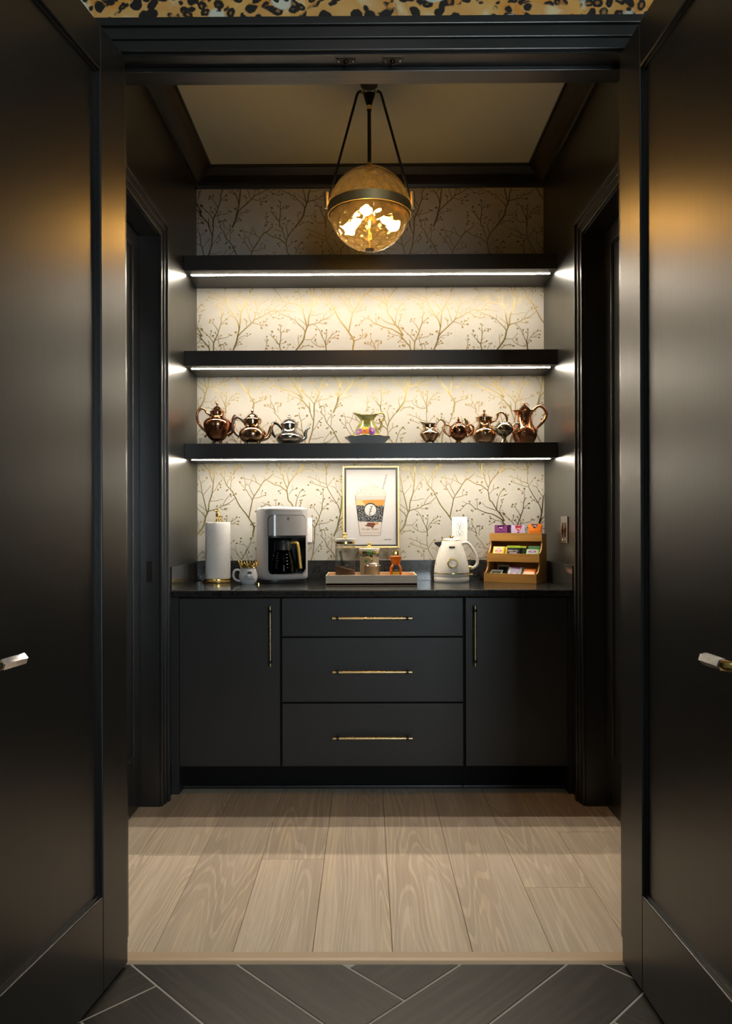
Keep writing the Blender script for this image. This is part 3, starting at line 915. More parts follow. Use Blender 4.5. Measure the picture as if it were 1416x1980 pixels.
br(T2, 17, 9, (325, 1180), (240, 1080), (170, 1000), (135, 965)); br(T2, 8, 8, (170, 985), (178, 930)); br(T2, 9, 7, (270, 1110), (258, 1060), (268, 1000)); br(T2, 10, 7, (320, 1175), (270, 1140), (260, 1100)); br(T2, 14, 9, (35, 1290), (70, 1180), (75, 1010)); br(T2, 8, 7, (65, 1130), (25, 1065))
be(T2, (330, 785, 20), (362, 808, 17), (298, 872, 19), (472, 885, 19), (512, 888, 17), (470, 920, 18), (400, 915, 16), (440, 1118, 22), (180, 915, 25), (213, 1005, 22), (75, 1010, 17), (92, 1085, 19), (102, 1195, 20), (75, 1250, 20), (185, 1235, 19), (408, 1225, 19), (592, 1225, 16), (530, 1165, 19), (488, 1170, 15), (965, 1215, 22), (778, 1195, 14), (895, 1185, 13))
br(T2, 8, 8, (245, 1228), (300, 1255)); br(T2, 10, 8, (450, 1290), (490, 1210), (530, 1165)); br(T2, 16, 9, (720, 1270), (780, 1215), (890, 1190), (960, 1215))
br(T3, 14, 32, (-205, 60), (-115, 170), (-75, 280), (5, 370), (70, 460), (110, 550), (190, 700), (300, 840), (360, 930), (460, 1090), (450, 1210), (440, 1300))
br(T2, 10, 8, (1250, 285), (1275, 200), (1330, 140), (1330, 60)); br(T2, 10, 8, (1320, 370), (1335, 210), (1345, 120)); br(T2, 8, 8, (1340, 200), (1390, 145)); br(T2, 8, 8, (1260, 90), (1330, 140)); br(T2, 8, 7, (1205, 150), (1220, 100))
be(T2, (1395, 140, 17), (1245, 395, 20), (1270, 375, 16), (1380, 485, 20)); be(T3, (110, 458, 22), (10, 465, 16), (45, 415, 14))
br(T3, 24, 16, (365, 930), (385, 820), (410, 700), (435, 580), (465, 510), (560, 370), (620, 270), (690, 190), (750, 160), (830, 85), (855, 55)); br(T3, 14, 10, (460, 490), (400, 380), (370, 300), (360, 285)); br(T3, 10, 8, (365, 285), (310, 285), (295, 330)); br(T3, 10, 8, (297, 340), (295, 280), (285, 180), (255, 85)); br(T3, 9, 7, (380, 280), (420, 210), (440, 100)); br(T3, 8, 7, (335, 275), (315, 225))
br(T3, 15, 8, (435, 580), (360, 460), (300, 360), (240, 300), (190, 240)); br(T3, 11, 8, (460, 545), (560, 530), (620, 510), (690, 480)); br(T3, 8, 7, (615, 505), (610, 440), (635, 400)); br(T3, 14, 12, (600, 290), (520, 235), (490, 160), (450, 80)); br(T3, 9, 7, (520, 240), (410, 190), (300, 165), (240, 155)); br(T3, 8, 7, (640, 240), (680, 150), (640, 115))
be(T3, (190, 230, 22), (268, 380, 18), (305, 385, 14), (690, 490, 18), (693, 445, 18), (635, 395, 14), (225, 150, 26), (900, 245, 20), (992, 245, 23), (950, 408, 22), (980, 450, 18), (1035, 110, 22), (1303, 355, 22), (1288, 490, 20), (955, 650, 24), (945, 672, 19))
br(T3, 14, 20, (705, 185), (800, 240), (880, 285), (960, 300), (1040, 355), (1110, 415)); br(T3, 8, 7, (980, 305), (990, 250)); br(T3, 9, 8, (1040, 360), (960, 405))
br(T3, 28, 17, (1430, 1005), (1350, 870), (1280, 790), (1190, 640), (1140, 590), (1120, 460), (1110, 400), (1140, 290), (1200, 190), (1290, 85), (1315, 50)); br(T3, 18, 12, (1110, 345), (1060, 220), (1035, 120), (1020, 60)); br(T3, 9, 7, (1040, 175), (940, 145), (870, 110)); br(T3, 14, 11, (1150, 270), (1130, 150), (1105, 60)); br(T3, 8, 7, (1230, 140), (1220, 80))
br(T3, 11, 8, (1145, 475), (1210, 395), (1300, 360)); br(T3, 8, 7, (1215, 390), (1220, 290)); br(T3, 20, 9, (1275, 785), (1290, 640), (1340, 480), (1420, 360)); br(T3, 8, 8, (1320, 535), (1290, 490)); br(T3, 17, 8, (1290, 805), (1110, 745), (1050, 710), (1000, 660)); br(T3, 7, 6, (1005, 675), (1005, 645))
br(T3, 23, 9, (1420, 1005), (1300, 930), (1200, 875), (1060, 840), (920, 780), (850, 755), (770, 680), (690, 665), (620, 740), (560, 790), (500, 805)); br(T3, 9, 7, (690, 665), (650, 635), (610, 620)); br(T3, 8, 8, (765, 680), (750, 625)); br(T3, 11, 8, (905, 775), (895, 660), (890, 590)); br(T3, 9, 8, (890, 775), (850, 780), (810, 800)); br(T3, 8, 8, (1060, 840), (1010, 875))
be(T3, (500, 805, 22), (568, 795, 17), (615, 710, 19), (748, 622, 19), (870, 582, 14), (902, 580, 14), (790, 797, 20), (812, 822, 14), (1005, 875, 20), (1370, 595, 17), (1405, 585, 18), (1145, 920, 17), (1160, 958, 19), (1140, 1012, 19), (1232, 1030, 16), (1132, 1078, 13), (1330, 1135, 15))
br(T3, 13, 8, (1350, 865), (1340, 790), (1370, 690), (1395, 630)); br(T3, 8, 7, (1416, 815), (1370, 790)); br(T3, 13, 8, (1430, 1085), (1350, 1010), (1250, 990), (1150, 935)); br(T3, 9, 8, (1260, 990), (1190, 1040), (1135, 1075)); br(T3, 9, 8, (1400, 1075), (1330, 1130))
br(T3, 18, 8, (460, 1110), (580, 1060), (640, 1000), (715, 955)); br(T3, 9, 8, (635, 1000), (630, 895)); br(T3, 9, 8, (590, 1065), (700, 1030)); br(T3, 9, 8, (460, 1080), (420, 1070)); br(T3, 14, 9, (895, 1255), (810, 1195), (700, 1160)); br(T3, 14, 9, (880, 1300), (880, 1230), (830, 1130), (795, 1050), (795, 970)); br(T3, 10, 8, (865, 1220), (865, 1160), (900, 1110)); br(T3, 10, 9, (933, 1290), (938, 1120)); br(T3, 9, 8, (938, 1190), (990, 1150))
be(T3, (628, 890, 21), (590, 998, 18), (708, 1000, 25), (690, 1030, 20), (715, 960, 13), (470, 1030, 21), (405, 1060, 19), (445, 1200, 20), (795, 970, 19), (812, 1110, 19), (685, 1150, 24), (740, 1140, 18), (790, 1150, 19), (903, 1105, 20), (940, 1100, 18), (992, 1150, 20), (997, 1115, 19), (1360, 1210, 20))

def wall_print():
    SC = 10.114
    PER, ROW = 389.0, 119.6
    S = YB / F_PX
    yb = YB - 0.0006
    m = MB()
    rnd = random.Random(3)
    for j in range(-2, 5):
        for i in range(-2, 3):
            ox = 380 + i * PER + (j % 2) * PER / 2
            oy = 550 + j * ROW
            def P(x, y):
                return ((ox + x / SC - VX) * S, CAM_Z + (VY - (oy + y / SC)) * S)
            for pts, w0, w1 in BR:
                q = spline(pts, 4)
                W = [P(*p) for p in q]
                if all(p[0] < XL or p[0] > XR for p in W) or all(p[1] > 2.97 or p[1] < 1.01 for p in W):
                    continue
                vs = []
                n = len(W)
                for a, p in enumerate(W):
                    t = Vector(W[min(a + 1, n - 1)]) - Vector(W[max(a - 1, 0)])
                    t.normalize()
                    hw = lerp(w0, w1, a / (n - 1)) * (0.44 + 0.12 * rnd.random()) / SC * S
                    vs += [(p[0] - t.y * hw, yb, p[1] + t.x * hw), (p[0] + t.y * hw, yb, p[1] - t.x * hw)]
                m.add(vs, [(2 * a, 2 * a + 1, 2 * a + 3, 2 * a + 2) for a in range(n - 1)])
            for x, y, r in BE:
                cx, cz = P(x, y)
                if cx < XL - 0.01 or cx > XR + 0.01 or cz > 2.98 or cz < 1.0:
                    continue
                rr = r / SC * S
                an = (x * 7.3 + y * 3.1) % PI
                el = 0.78
                vs = []
                for k in range(9):
                    a = 2 * PI * k / 9
                    u, v = rr * 1.05 * math.cos(a), rr * el * math.sin(a)
                    vs.append((cx + u * math.cos(an) - v * math.sin(an), yb - 0.0001, cz + u * math.sin(an) + v * math.cos(an)))
                m.add(vs, [tuple(range(9))])
    o = m.build('branch_print', 'print_gold', wb, fixn=False)
    tag(o, 'gold foil branches with round buds', kind='stuff')
wall_print()

# ================================================================== PENDANT LAMP
PY, PX = 3.10, (717 - VX) * 3.10 / F_PX
pz = lambda y: CAM_Z + (VY - y) * PY / F_PX
pl = thing('pendant_lamp', 'brass banded pendant lamp with dimpled glass globe hanging from black rods', 'lamp', (PX, PY, CE))
def pm(): return MB()
off = Matrix.Translation((0, 0, -CE))
def pb(m, name, mat, parent=None, **k):
    return m.xform(off).build(name, mat, parent or pl, **k)
zc, GRAD = 2.478, 0.163
pb(pm().lathe([(0.0, CE), (0.058, CE), (0.058, CE - 0.012), (0.03, CE - 0.02), (0.03, CE - 0.04), (0.037, CE - 0.046), (0.037, CE - 0.062), (0.034, CE - 0.072), (0.0, CE - 0.073)], 36), 'canopy', 'dark_bronze', smooth=40)
pb(pm().lathe([(0.0, pz(183)), (0.024, pz(183)), (0.020, pz(190)), (0.010, pz(205)), (0.0095, pz(214)), (0.0, pz(214))], 30), 'cone', 'dark_bronze', smooth=40)
pb(pm().tube([(0, 0, pz(214)), (0, 0, pz(316))], 0.0078, 14), 'stem', 'black_metal', smooth=50)
pb(pm().lathe([(0.0, pz(205)), (0.0105, pz(205)), (0.0105, pz(213)), (0, pz(213))], 20), 'stem_collar', 'gold', smooth=40)
pb(pm().lathe([(0.0, pz(315)), (0.0105, pz(315)), (0.0105, pz(325)), (0.016, pz(326)), (0.016, pz(328)), (0, pz(328))], 24), 'stem_collar', 'gold', smooth=40)
for s in (-1, 1):
    path = spline([(s * 0.018, 0, pz(178)), (s * 0.036, 0, pz(177)), (s * 0.047, 0, pz(181)), (s * 0.056, 0, pz(195))], 5) + [(s * 0.150, 0, pz(358)), (s * 0.1685, 0, pz(392))]
    pb(pm().tube(path, 0.0052, 10), 'rod', 'black_metal', smooth=50)
    pb(pm().ball((s * 0.026, 0, pz(178)), 0.008, 10), 'joint', 'gold', smooth=60)
    pb(pm().tube([(s * 0.1735, 0, pz(372)), (s * 0.1735, 0, pz(403))], 0.0092, 14).box(*sorted((s * 0.160, s * 0.172)), -0.004, 0.004, pz(396), pz(379)), 'clip', 'brushed_brass', smooth=50)
zb0, zb1 = zc - 0.008 - 0.019, zc - 0.008 + 0.019
rb = GRAD + 0.0025
pb(pm().lathe([(rb, zb0), (rb + 0.003, zb0), (rb + 0.003, zb1), (rb, zb1), (rb, zb0)], 72), 'band', 'brushed_brass', smooth=40)
# dimpled globe, two shells: a crown of pressed lenses covers it
NP = 230
dp = []
for i in range(NP):
    zz = 1 - 2 * (i + 0.5) / NP
    ph = i * PI * (3 - math.sqrt(5))
    rr = math.sqrt(1 - zz * zz)
    dp.append((rr * math.cos(ph), rr * math.sin(ph), zz))
import numpy as np
DP = np.array(dp)
def dimple(ds):
    ang = np.arccos(np.clip((np.array(ds) @ DP.T).max(axis=1), -1, 1))
    u = np.minimum(1.0, ang / 0.132)
    return 1 - u * u
def globe(name, t0, t1, label):
    m = MB()
    nu, nv = 200, 64
    vs, fs, ds = [], [], []
    for j in range(nv + 1):
        th_ = lerp(t0, t1, j / nv)
        for i in range(nu):
            ph = 2 * PI * i / nu
            ds.append((math.sin(th_) * math.cos(ph), math.sin(th_) * math.sin(ph), math.cos(th_)))
    dq = dimple(ds)
    for sh in (0, 1):
        for d, q in zip(ds, dq):
            r = GRAD + 0.0014 * q if sh == 0 else GRAD - 0.002 - 0.0085 * q
            vs.append((d[0] * r, d[1] * r, zc + d[2] * r))
    L = (nv + 1) * nu
    for sh in (0, 1):
        for j in range(nv):
            for i in range(nu):
                i2 = (i + 1) % nu
                f = (sh * L + j * nu + i, sh * L + (j + 1) * nu + i, sh * L + (j + 1) * nu + i2, sh * L + j * nu + i2)
                fs.append(f if sh == 0 else f[::-1])
    for j in (0, nv):
        for i in range(nu):
            i2 = (i + 1) % nu
            f = (j * nu + i, j * nu + i2, L + j * nu + i2, L + j * nu + i)
            fs.append(f if j == 0 else f[::-1])
    m.add(vs, fs)
    tag(pb(m, name, 'pendant_glass', smooth=80, fixn=False), label)
globe('upper_glass', 0.10, PI / 2 + 0.03, 'dimpled clear glass dome')
globe('lower_glass', PI / 2 + 0.10, PI - 0.06, 'dimpled clear glass bowl')
pb(pm().lathe([(0.0, zc - GRAD - 0.006), (0.018, zc - GRAD - 0.004), (0.018, zc - GRAD + 0.004), (0.0, zc - GRAD + 0.006)], 24), 'bottom_cap', 'dark_bronze', smooth=40)
pb(pm().tube([(0, 0, pz(328)), (0, 0, zc + 0.03)], 0.006, 10).tube([(0, 0, zc - 0.03), (0, 0, zc - GRAD + 0.005)], 0.004, 10).lathe([(0.0, zc + 0.03), (0.026, zc + 0.03), (0.026, zc - 0.028), (0.0, zc - 0.03)], 24), 'inner_stem', 'gold', smooth=40)
for k, a in enumerate((R(262), R(142), R(22))):
    ca, sa = math.cos(a), math.sin(a)
    pb(pm().tube([(ca * 0.024, sa * 0.024, zc + 0.012), (ca * 0.046, sa * 0.046, zc - 0.008), (ca * 0.052, sa * 0.052, zc - 0.014)], [0.014, 0.017, 0.019], 14), 'socket', 'gold', smooth=50)
    prof = [(0.0, 0), (0.012, 0.0), (0.013, 0.006), (0.019, 0.018), (0.020, 0.028), (0.015, 0.040), (0.0, 0.046)]
    mt = Matrix.Translation((ca * 0.050, sa * 0.050, zc - 0.013)) @ Vector((ca, sa, -0.75)).to_track_quat('Z', 'Y').to_matrix().to_4x4()
    pb(MB().lathe(prof, 20).xform(mt), 'bulb', 'bulb_glow', smooth=60)

pb(pm().lathe([(0.0, zc + 0.030), (0.088, zc + 0.030), (0.092, zc + 0.026), (0.090, zc + 0.024), (0.0, zc + 0.0245)], 48), 'uplight_blocker', 'brushed_brass', smooth=40)  # plate added above the bulbs to block their upward light

# unseen hall ceiling light, added to supply ambient light
t = thing('added_hall_light', 'round flush ceiling light, unseen, added to the hall for ambient light', 'lamp', (0.0, 0.75, CE))
MB().lathe([(0.0, 0), (0.17, 0), (0.17, -0.03), (0.155, -0.034), (0.155, -0.02), (0.0, -0.02)], 40).build('rim', 'white_plastic', t, smooth=40)
MB().lathe([(0.0, -0.0205), (0.154, -0.0205), (0.14, -0.036), (0.0, -0.042)], 40).build('diffuser', 'hall_fill_glow', t, smooth=60)

# ================================================================== THINGS ON THE SHELF
def rad_at(prof, z):
    for (r0, z0), (r1, z1) in zip(prof, prof[1:]):
        if (z0 <= z <= z1) or (z1 <= z <= z0):
            return r0 if z1 == z0 else lerp(r0, r1, (z - z0) / (z1 - z0))
    return prof[-1][0]

def patch(prof, outline, cz, ang=-PI / 2, lift=0.0006, mi=0, mb=None):
    # flat decoration wrapped on a turned body: outline in (width, height) metres round its centre
    mb = mb or MB()
    vs = []
    pts = [(0, 0)] + list(outline)
    for u, v in pts:
        z = cz + v
        r = rad_at(prof, z) + lift
        a = ang + u / max(r, 0.005)
        vs.append((r * math.cos(a), r * math.sin(a), z))
    n = len(outline)
    mb.add(vs, [(0, 1 + i, 1 + (i + 1) % n) for i in range(n)], mi)
    return mb

def wrap_text(mb, prof, cz, cu=0.0, lift=0.0006, ang=-PI / 2):
    out = MB()
    out.f, out.m = mb.f, mb.m
    for x, y, z in mb.v:
        zz = cz + y
        r = rad_at(prof, zz) + lift + z
        a = ang + (x + cu) / r
        out.v.append((r * math.cos(a), r * math.sin(a), zz))
    return out

SHZ = 1.6015
def pot(name, label, cat, cx, Y, k, base, x0, body, lid=None, finial=None, handles=(), spout=None, feet=None, mat='copper', lip=None, group='metal tea service on the shelf', hr=0.0062, footmat='foot_dark', sr=(0.017, 0.0065), hmat=None):
    # profiles in crop pixels: k metres per crop pixel, base = crop row of the shelf top, x0 = crop column of the axis
    t = thing(name, label, cat, ((cx - VX) * Y / F_PX, Y, SHZ), 0, group)
    H = lambda y: (base - y) * k
    bp = [(r * k, H(y)) for y, r in body]
    fh = bp[0][1]
    prof = [(0.0, fh)] + spline(bp, 4)
    rin = prof[-1][0]
    def fn(p, a, r, z):
        if not lip:
            return p
        d = math.cos(a - PI)
        hh = (z - lip[0] * prof[-1][1]) / ((1 - lip[0]) * prof[-1][1])
        if hh <= 0 or d <= 0:
            return p
        w = hh * hh * d ** 4
        return (p[0] - lip[1] * w, p[1] * (1 - 0.4 * w), p[2] + lip[2] * w)
    inner = [(max(rin - 0.004, 0.003), prof[-1][1] - 0.001), (max(rin - 0.005, 0.002), prof[-1][1] - 0.02), (0.0, prof[-1][1] - 0.025)]
    MB().lathe(prof + inner, 48, fn=fn).build('body', mat, t, smooth=50)
    if lid:
        lp = [(r * k, H(y)) for y, r in lid]
        l = MB().lathe([(0.0, lp[0][1] - 0.003), (lp[0][0], lp[0][1] - 0.003)] + spline(lp, 3), 40).build('lid', mat, t, smooth=50)
        if finial:
            fp = [(r * k, H(y)) for y, r in finial]
            MB().lathe([(0.0, fp[0][1] - 0.001)] + spline(fp, 3) + [(0.0, fp[-1][1])], 16).build('finial', mat, l, smooth=60)
    for path in handles:
        q = spline([((x - x0) * k, 0, H(y)) for x, y in path], 6)
        n = len(q)
        rr = [hr * (0.62 + 0.5 * math.sin(PI * i / (n - 1))) for i in range(n)]
        m = MB().tube(q, rr, 10)
        m.ball(q[-1], hr * 1.15, 8).ball(q[0], hr * 1.05, 8)
        m.build('handle', hmat or mat, t, smooth=60)
    if spout:
        q = spline([((x - x0) * k, 0, H(y)) for x, y in spout], 6)
        n = len(q)
        MB().tube(q, [lerp(sr[0], sr[1], (i / (n - 1)) ** 0.7) for i in range(n)], 12).build('spout', mat, t, smooth=60)
    if feet:
        for i in range(4):
            a = R(45 + 90 * i)
            ca, sa = math.cos(a), math.sin(a)
            r0, r1 = feet
            MB().tube(spline([(ca * r0, sa * r0, fh + 0.010), (ca * (r0 + r1) / 2 * 1.08, sa * (r0 + r1) / 2 * 1.08, fh * 0.55), (ca * r1, sa * r1, 0.0035)], 4), [0.006, 0.0058, 0.005, 0.0046, 0.0044, 0.0042, 0.0042, 0.0045, 0.005], 8).ball((ca * r1, sa * r1, 0.005), 0.005, 8).build('foot', footmat, t, smooth=60)
    return t

k1 = 1.66e-4
pot('coffee_pot', 'tall copper coffee pot with domed lid beside the left wall', 'teapot', 420.9, 3.905, k1, 1523, 800,
    [(1350, 120), (1335, 150), (1250, 260), (1100, 350), (950, 402), (850, 420), (750, 408), (680, 350), (640, 285), (600, 232), (560, 215), (450, 218), (432, 240)],
    [(430, 225), (400, 180), (365, 140), (300, 95), (262, 42)], [(262, 20), (235, 16), (200, 42), (160, 34), (112, 6)],
    [[(600, 560), (520, 500), (470, 465), (430, 385), (350, 335), (265, 345), (195, 460), (180, 600), (220, 760), (330, 930), (440, 1040), (485, 1110), (430, 1180)]],
    [(1100, 1120), (1230, 1040), (1275, 900), (1275, 760), (1305, 620), (1350, 530)], (0.020, 0.031), 'copper_dark')
k2 = 7.0e-4
pot('teapot', 'squat rose copper teapot second from the left wall', 'teapot', 489, 3.838, k2, 454, 555,
    [(432, 50), (428, 62), (410, 86), (380, 96), (355, 92), (335, 78), (320, 56), (300, 50), (282, 54), (268, 68)],
    [(266, 62), (250, 45), (235, 32), (222, 12)], [(222, 6), (215, 8), (205, 12), (197, 7), (190, 2)],
    [[(505, 305), (470, 262), (440, 252), (415, 285), (412, 330), (440, 375), (480, 392)]], [(625, 402), (660, 392), (680, 355), (690, 318), (708, 298)], (0.040, 0.046), 'rose_bronze', hmat='foot_dark')
pot('teapot', 'squat silver teapot with black handle third from the left wall', 'teapot', 560.6, 3.90, k2, 454, 822,
    [(438, 50), (428, 72), (410, 95), (385, 102), (365, 90), (350, 66), (330, 53), (305, 52), (290, 68)],
    [(289, 62), (272, 50), (258, 34), (252, 10)], [(252, 6), (246, 9), (240, 14), (230, 9), (222, 2)],
    [[(770, 330), (735, 288), (705, 283), (692, 315), (705, 365), (742, 402)]], [(900, 405), (935, 385), (940, 352), (953, 322), (970, 311)], (0.036, 0.042), 'old_silver', hmat='black_gloss', hr=0.0072, sr=(0.015, 0.006))
k5 = 4.06e-4
pot('creamer', 'small bronze creamer with wide pouring lip right of the painted pitcher', 'jug', 831.7, 3.83, k5, 526, 1105,
    [(490, 50), (478, 68), (440, 96), (400, 121), (380, 118), (350, 90), (320, 63), (290, 60), (265, 76)], None, None,
    [[(1175, 300), (1212, 232), (1250, 213), (1292, 258), (1272, 340), (1222, 405)]], None, (0.022, 0.028), 'rose_bronze', lip=(0.72, 0.020, 0.012), hr=0.005)
k6 = 8.48e-4
pot('sugar_bowl', 'small lidded copper sugar bowl with two loop handles', 'bowl', 887.6, 3.85, k6, 375, 762,
    [(368, 16), (360, 20), (350, 14), (343, 22), (330, 40), (310, 52), (285, 56), (265, 50), (255, 40)],
    [(254, 38), (245, 28), (233, 9)], [(233, 4), (226, 9), (218, 7), (204, 1)],
    [[(806, 268), (832, 253), (850, 270), (842, 300), (815, 322)], [(718, 268), (692, 253), (672, 268), (684, 300), (709, 322)]], None, None, 'copper_dark', hr=0.0052)
k7 = 3.135e-4
pot('teapot', 'round bronze teapot behind the small silver cup, finial on its flat lid', 'teapot', 937.2, 3.93, k7, 765, 310,
    [(706, 120), (690, 140), (640, 172), (580, 205), (520, 200), (480, 175), (440, 130), (400, 100), (350, 90), (312, 110), (290, 146)],
    [(288, 140), (278, 110), (258, 72), (238, 42), (225, 22)], [(225, 12), (205, 12), (182, 30), (166, 13), (145, 3)],
    [[(420, 375), (495, 335), (527, 270), (535, 220), (595, 200), (655, 240), (682, 320), (655, 400), (590, 480), (490, 540)]], [(120, 570), (60, 500), (30, 400), (15, 330), (-10, 300)], (0.040, 0.046), 'rose_bronze')
pot('sugar_bowl', 'small footed bronze cup with one handle between two pots', 'bowl', 975.6, 3.80, k7, 765, 630,
    [(762, 62), (740, 60), (700, 40), (660, 38), (632, 70), (600, 112), (550, 145), (510, 148), (470, 126), (440, 96), (428, 92)], None, None,
    [[(755, 490), (820, 442), (872, 465), (862, 535), (775, 590)]], None, None, 'bronze_silver', hr=0.0045)
pot('coffee_pot', 'tall copper coffee pot with ornate scrolled handle beside the right wall', 'teapot', 1015, 3.88, k7, 765, 960,
    [(755, 120), (735, 140), (690, 165), (640, 190), (580, 200), (520, 190), (460, 152), (400, 122), (320, 111), (260, 118), (222, 140), (208, 146)],
    [(206, 118), (185, 96), (160, 74), (125, 36), (108, 16)], [(108, 12), (96, 10), (88, 40), (82, 38), (76, 4)],
    [[(1085, 212), (1140, 160), (1200, 128), (1270, 160), (1312, 240), (1292, 330), (1230, 415), (1175, 470), (1140, 520)]], None, (0.034, 0.040), 'copper', lip=(0.86, 0.016, 0.004), hr=0.0075)

# painted pitcher in its basin
bas = thing('basin', 'shallow blue grey basin with wavy gilt rim under the painted pitcher', 'basin', ((712 - VX) * 3.86 / F_PX, 3.86, SHZ))
pr = [(0.0, 0.0), (0.074, 0.0), (0.078, 0.004), (0.092, 0.020), (0.106, 0.034), (0.114, 0.040)]
wav = lambda p, a, r, z: (p[0], p[1], p[2] + (0.0022 * math.sin(10 * a) if r > 0.10 else 0))
MB().lathe(pr + [(0.112, 0.0425), (0.100, 0.036), (0.084, 0.018), (0.070, 0.008), (0.0, 0.008)], 60, fn=wav).build('bowl', 'saucer_grey', bas, smooth=50)
MB().tube([(0.1135 * math.cos(2 * PI * i / 60), 0.1135 * math.sin(2 * PI * i / 60), 0.0415 + 0.0022 * math.sin(20 * PI * i / 60)) for i in range(61)], 0.002, 6).build('gilt_edge', 'gilt_rim', bas, smooth=60)
pit = thing('pitcher', 'yellow green china pitcher painted with purple and yellow pansies', 'pitcher', ((711 - VX) * 3.86 / F_PX, 3.86, SHZ + 0.0085))
kp = 4.06e-4
pp = spline([(0.058, 0.0), (0.0655, 0.012), (160 * kp, 0.045), (140 * kp, 0.075), (105 * kp, 0.100), (86 * kp, 0.120), (104 * kp, 0.138), (128 * kp, 0.146)], 5)
def pfn(p, a, r, z):
    if z < 0.12: return p
    u = (z - 0.12) / 0.026
    d, e = max(0, math.cos(a - PI)), max(0, math.cos(a))
    return (p[0] - 0.020 * u * d ** 3 + 0.008 * u * e ** 3, p[1], p[2] + u * (0.012 * d ** 3 + 0.004 * e ** 2 - 0.006 * math.sin(a) ** 2 + 0.0015 * math.sin(7 * a)))
MB().lathe([(0, 0)] + pp + [(128 * kp - 0.003, 0.1465), (84 * kp, 0.126), (80 * kp, 0.118), (0.0, 0.110)], 60, fn=pfn).build('body', 'pitcher_glaze', pit, smooth=50)
rim = []
for i in range(61):
    a = 2 * PI * i / 60
    rim.append(pfn((127 * kp * math.cos(a), 127 * kp * math.sin(a), 0.1465), a, 127 * kp, 0.1465))
MB().tube(rim, 0.0016, 6).build('gilt_edge', 'gilt_rim', pit, smooth=60)
H8 = lambda x, y: ((x - 330) * kp, 0, (505 - y) * kp)
MB().tube(spline([H8(440, 140), H8(490, 122), H8(535, 130), H8(545, 175), H8(520, 215), H8(488, 222), H8(515, 245), H8(500, 290), H8(485, 318)], 6), 0.0046, 8).ball(H8(484, 200), 0.006, 8).ball(H8(488, 320), 0.006, 8).build('handle', 'gilt_rim', pit, smooth=60)
def pansy(u, v, r, ca, cb, cc):
    m = MB()
    a0 = -PI / 2 + u / 0.062
    for i, (dx, dy, s, mi) in enumerate(((-0.55, 0.55, 0.72, 0), (0.55, 0.55, 0.72, 0), (-0.75, -0.15, 0.66, 1), (0.75, -0.15, 0.66, 1), (0, -0.62, 0.82, 1))):
        rr = s * r
        out = [(rr * (1 + 0.12 * math.sin(5 * q)) * math.cos(q), rr * (1 + 0.12 * math.sin(5 * q)) * math.sin(q)) for q in [2 * PI * j / 14 for j in range(14)]]
        patch(pp, out, v + dy * r, a0 + dx * r / 0.062, 0.0006 + 0.0003 * i, mi, m)
    patch(pp, [(0.28 * r * math.cos(2 * PI * j / 8), 0.28 * r * math.sin(2 * PI * j / 8)) for j in range(8)], v, a0, 0.0024, 2, m)
    m.build('painted_pansy', [ca, cb, cc], pit, fixn=False)
for u, v, r in ((-0.03, 0.02, 0.016), (0.0, 0.008, 0.018), (0.035, 0.02, 0.018), (-0.005, 0.085, 0.010), (0.02, 0.04, 0.013)):
    m = MB()
    for q in range(3):
        out = [(r * (0.5 + 0.5 * math.cos(2 * (x - q))) * math.cos(x) + 0.002, r * (0.5 + 0.5 * math.cos(2 * (x - q))) * math.sin(x)) for x in [2 * PI * j / 20 for j in range(20)]]
        patch(pp, out, v, -PI / 2 + u / 0.062, 0.0004 + q * 0.0001, 0, m)
    m.build('painted_leaf', 'leaf_green', pit, fixn=False)
pansy(-0.045, 0.056, 0.014, 'petal_purple', 'petal_violet', 'petal_yellow')
pansy(-0.012, 0.060, 0.016, 'petal_yellow', 'petal_orange', 'petal_purple')
pansy(0.025, 0.060, 0.015, 'petal_violet', 'petal_purple', 'petal_yellow')
pansy(-0.037, 0.030, 0.012, 'petal_yellow', 'petal_orange', 'petal_purple')

# ================================================================== THINGS ON THE WALL
def frame_rect(x0, x1, z0, z1, y0, y1, w, m=None):
    m = m or MB()
    return m.box(x0, x0 + w, y0, y1, z0, z1).box(x1 - w, x1, y0, y1, z0, z1).box(x0 + w, x1 - w, y0, y1, z0, z0 + w).box(x0 + w, x1 - w, y0, y1, z1 - w, z1)
fx0, fz1 = at(663, 901, 3.995)
fx1, fz0 = at(773, 1060, 3.995)
fcx, fcz = (fx0 + fx1) / 2, (fz0 + fz1) / 2
pic = thing('framed_picture', 'gold framed print of an iced coffee cup hanging on the papered wall', 'picture', (fcx, YB, fz0))
FW, FH = fx1 - fx0, fz1 - fz0
zo = FH / 2
P_ = lambda m: m.xform(Matrix.Translation((0, 0, zo)))
P_(frame_rect(-FW / 2, FW / 2, -FH / 2, FH / 2, -0.026, -0.001, 0.010)).build('frame', 'brushed_brass', pic, bevel=0.0025, seg=3)
P_(frame_rect(-FW / 2 + 0.010, FW / 2 - 0.010, -FH / 2 + 0.010, FH / 2 - 0.010, -0.021, -0.001, 0.0085)).build('inner_frame', 'black_soft', pic, bevel=0.001)
cv = P_(MB().box(-FW / 2 + 0.0185, FW / 2 - 0.0185, -0.015, -0.001, -FH / 2 + 0.0185, FH / 2 - 0.0185)).build('canvas', 'canvas_white', pic)
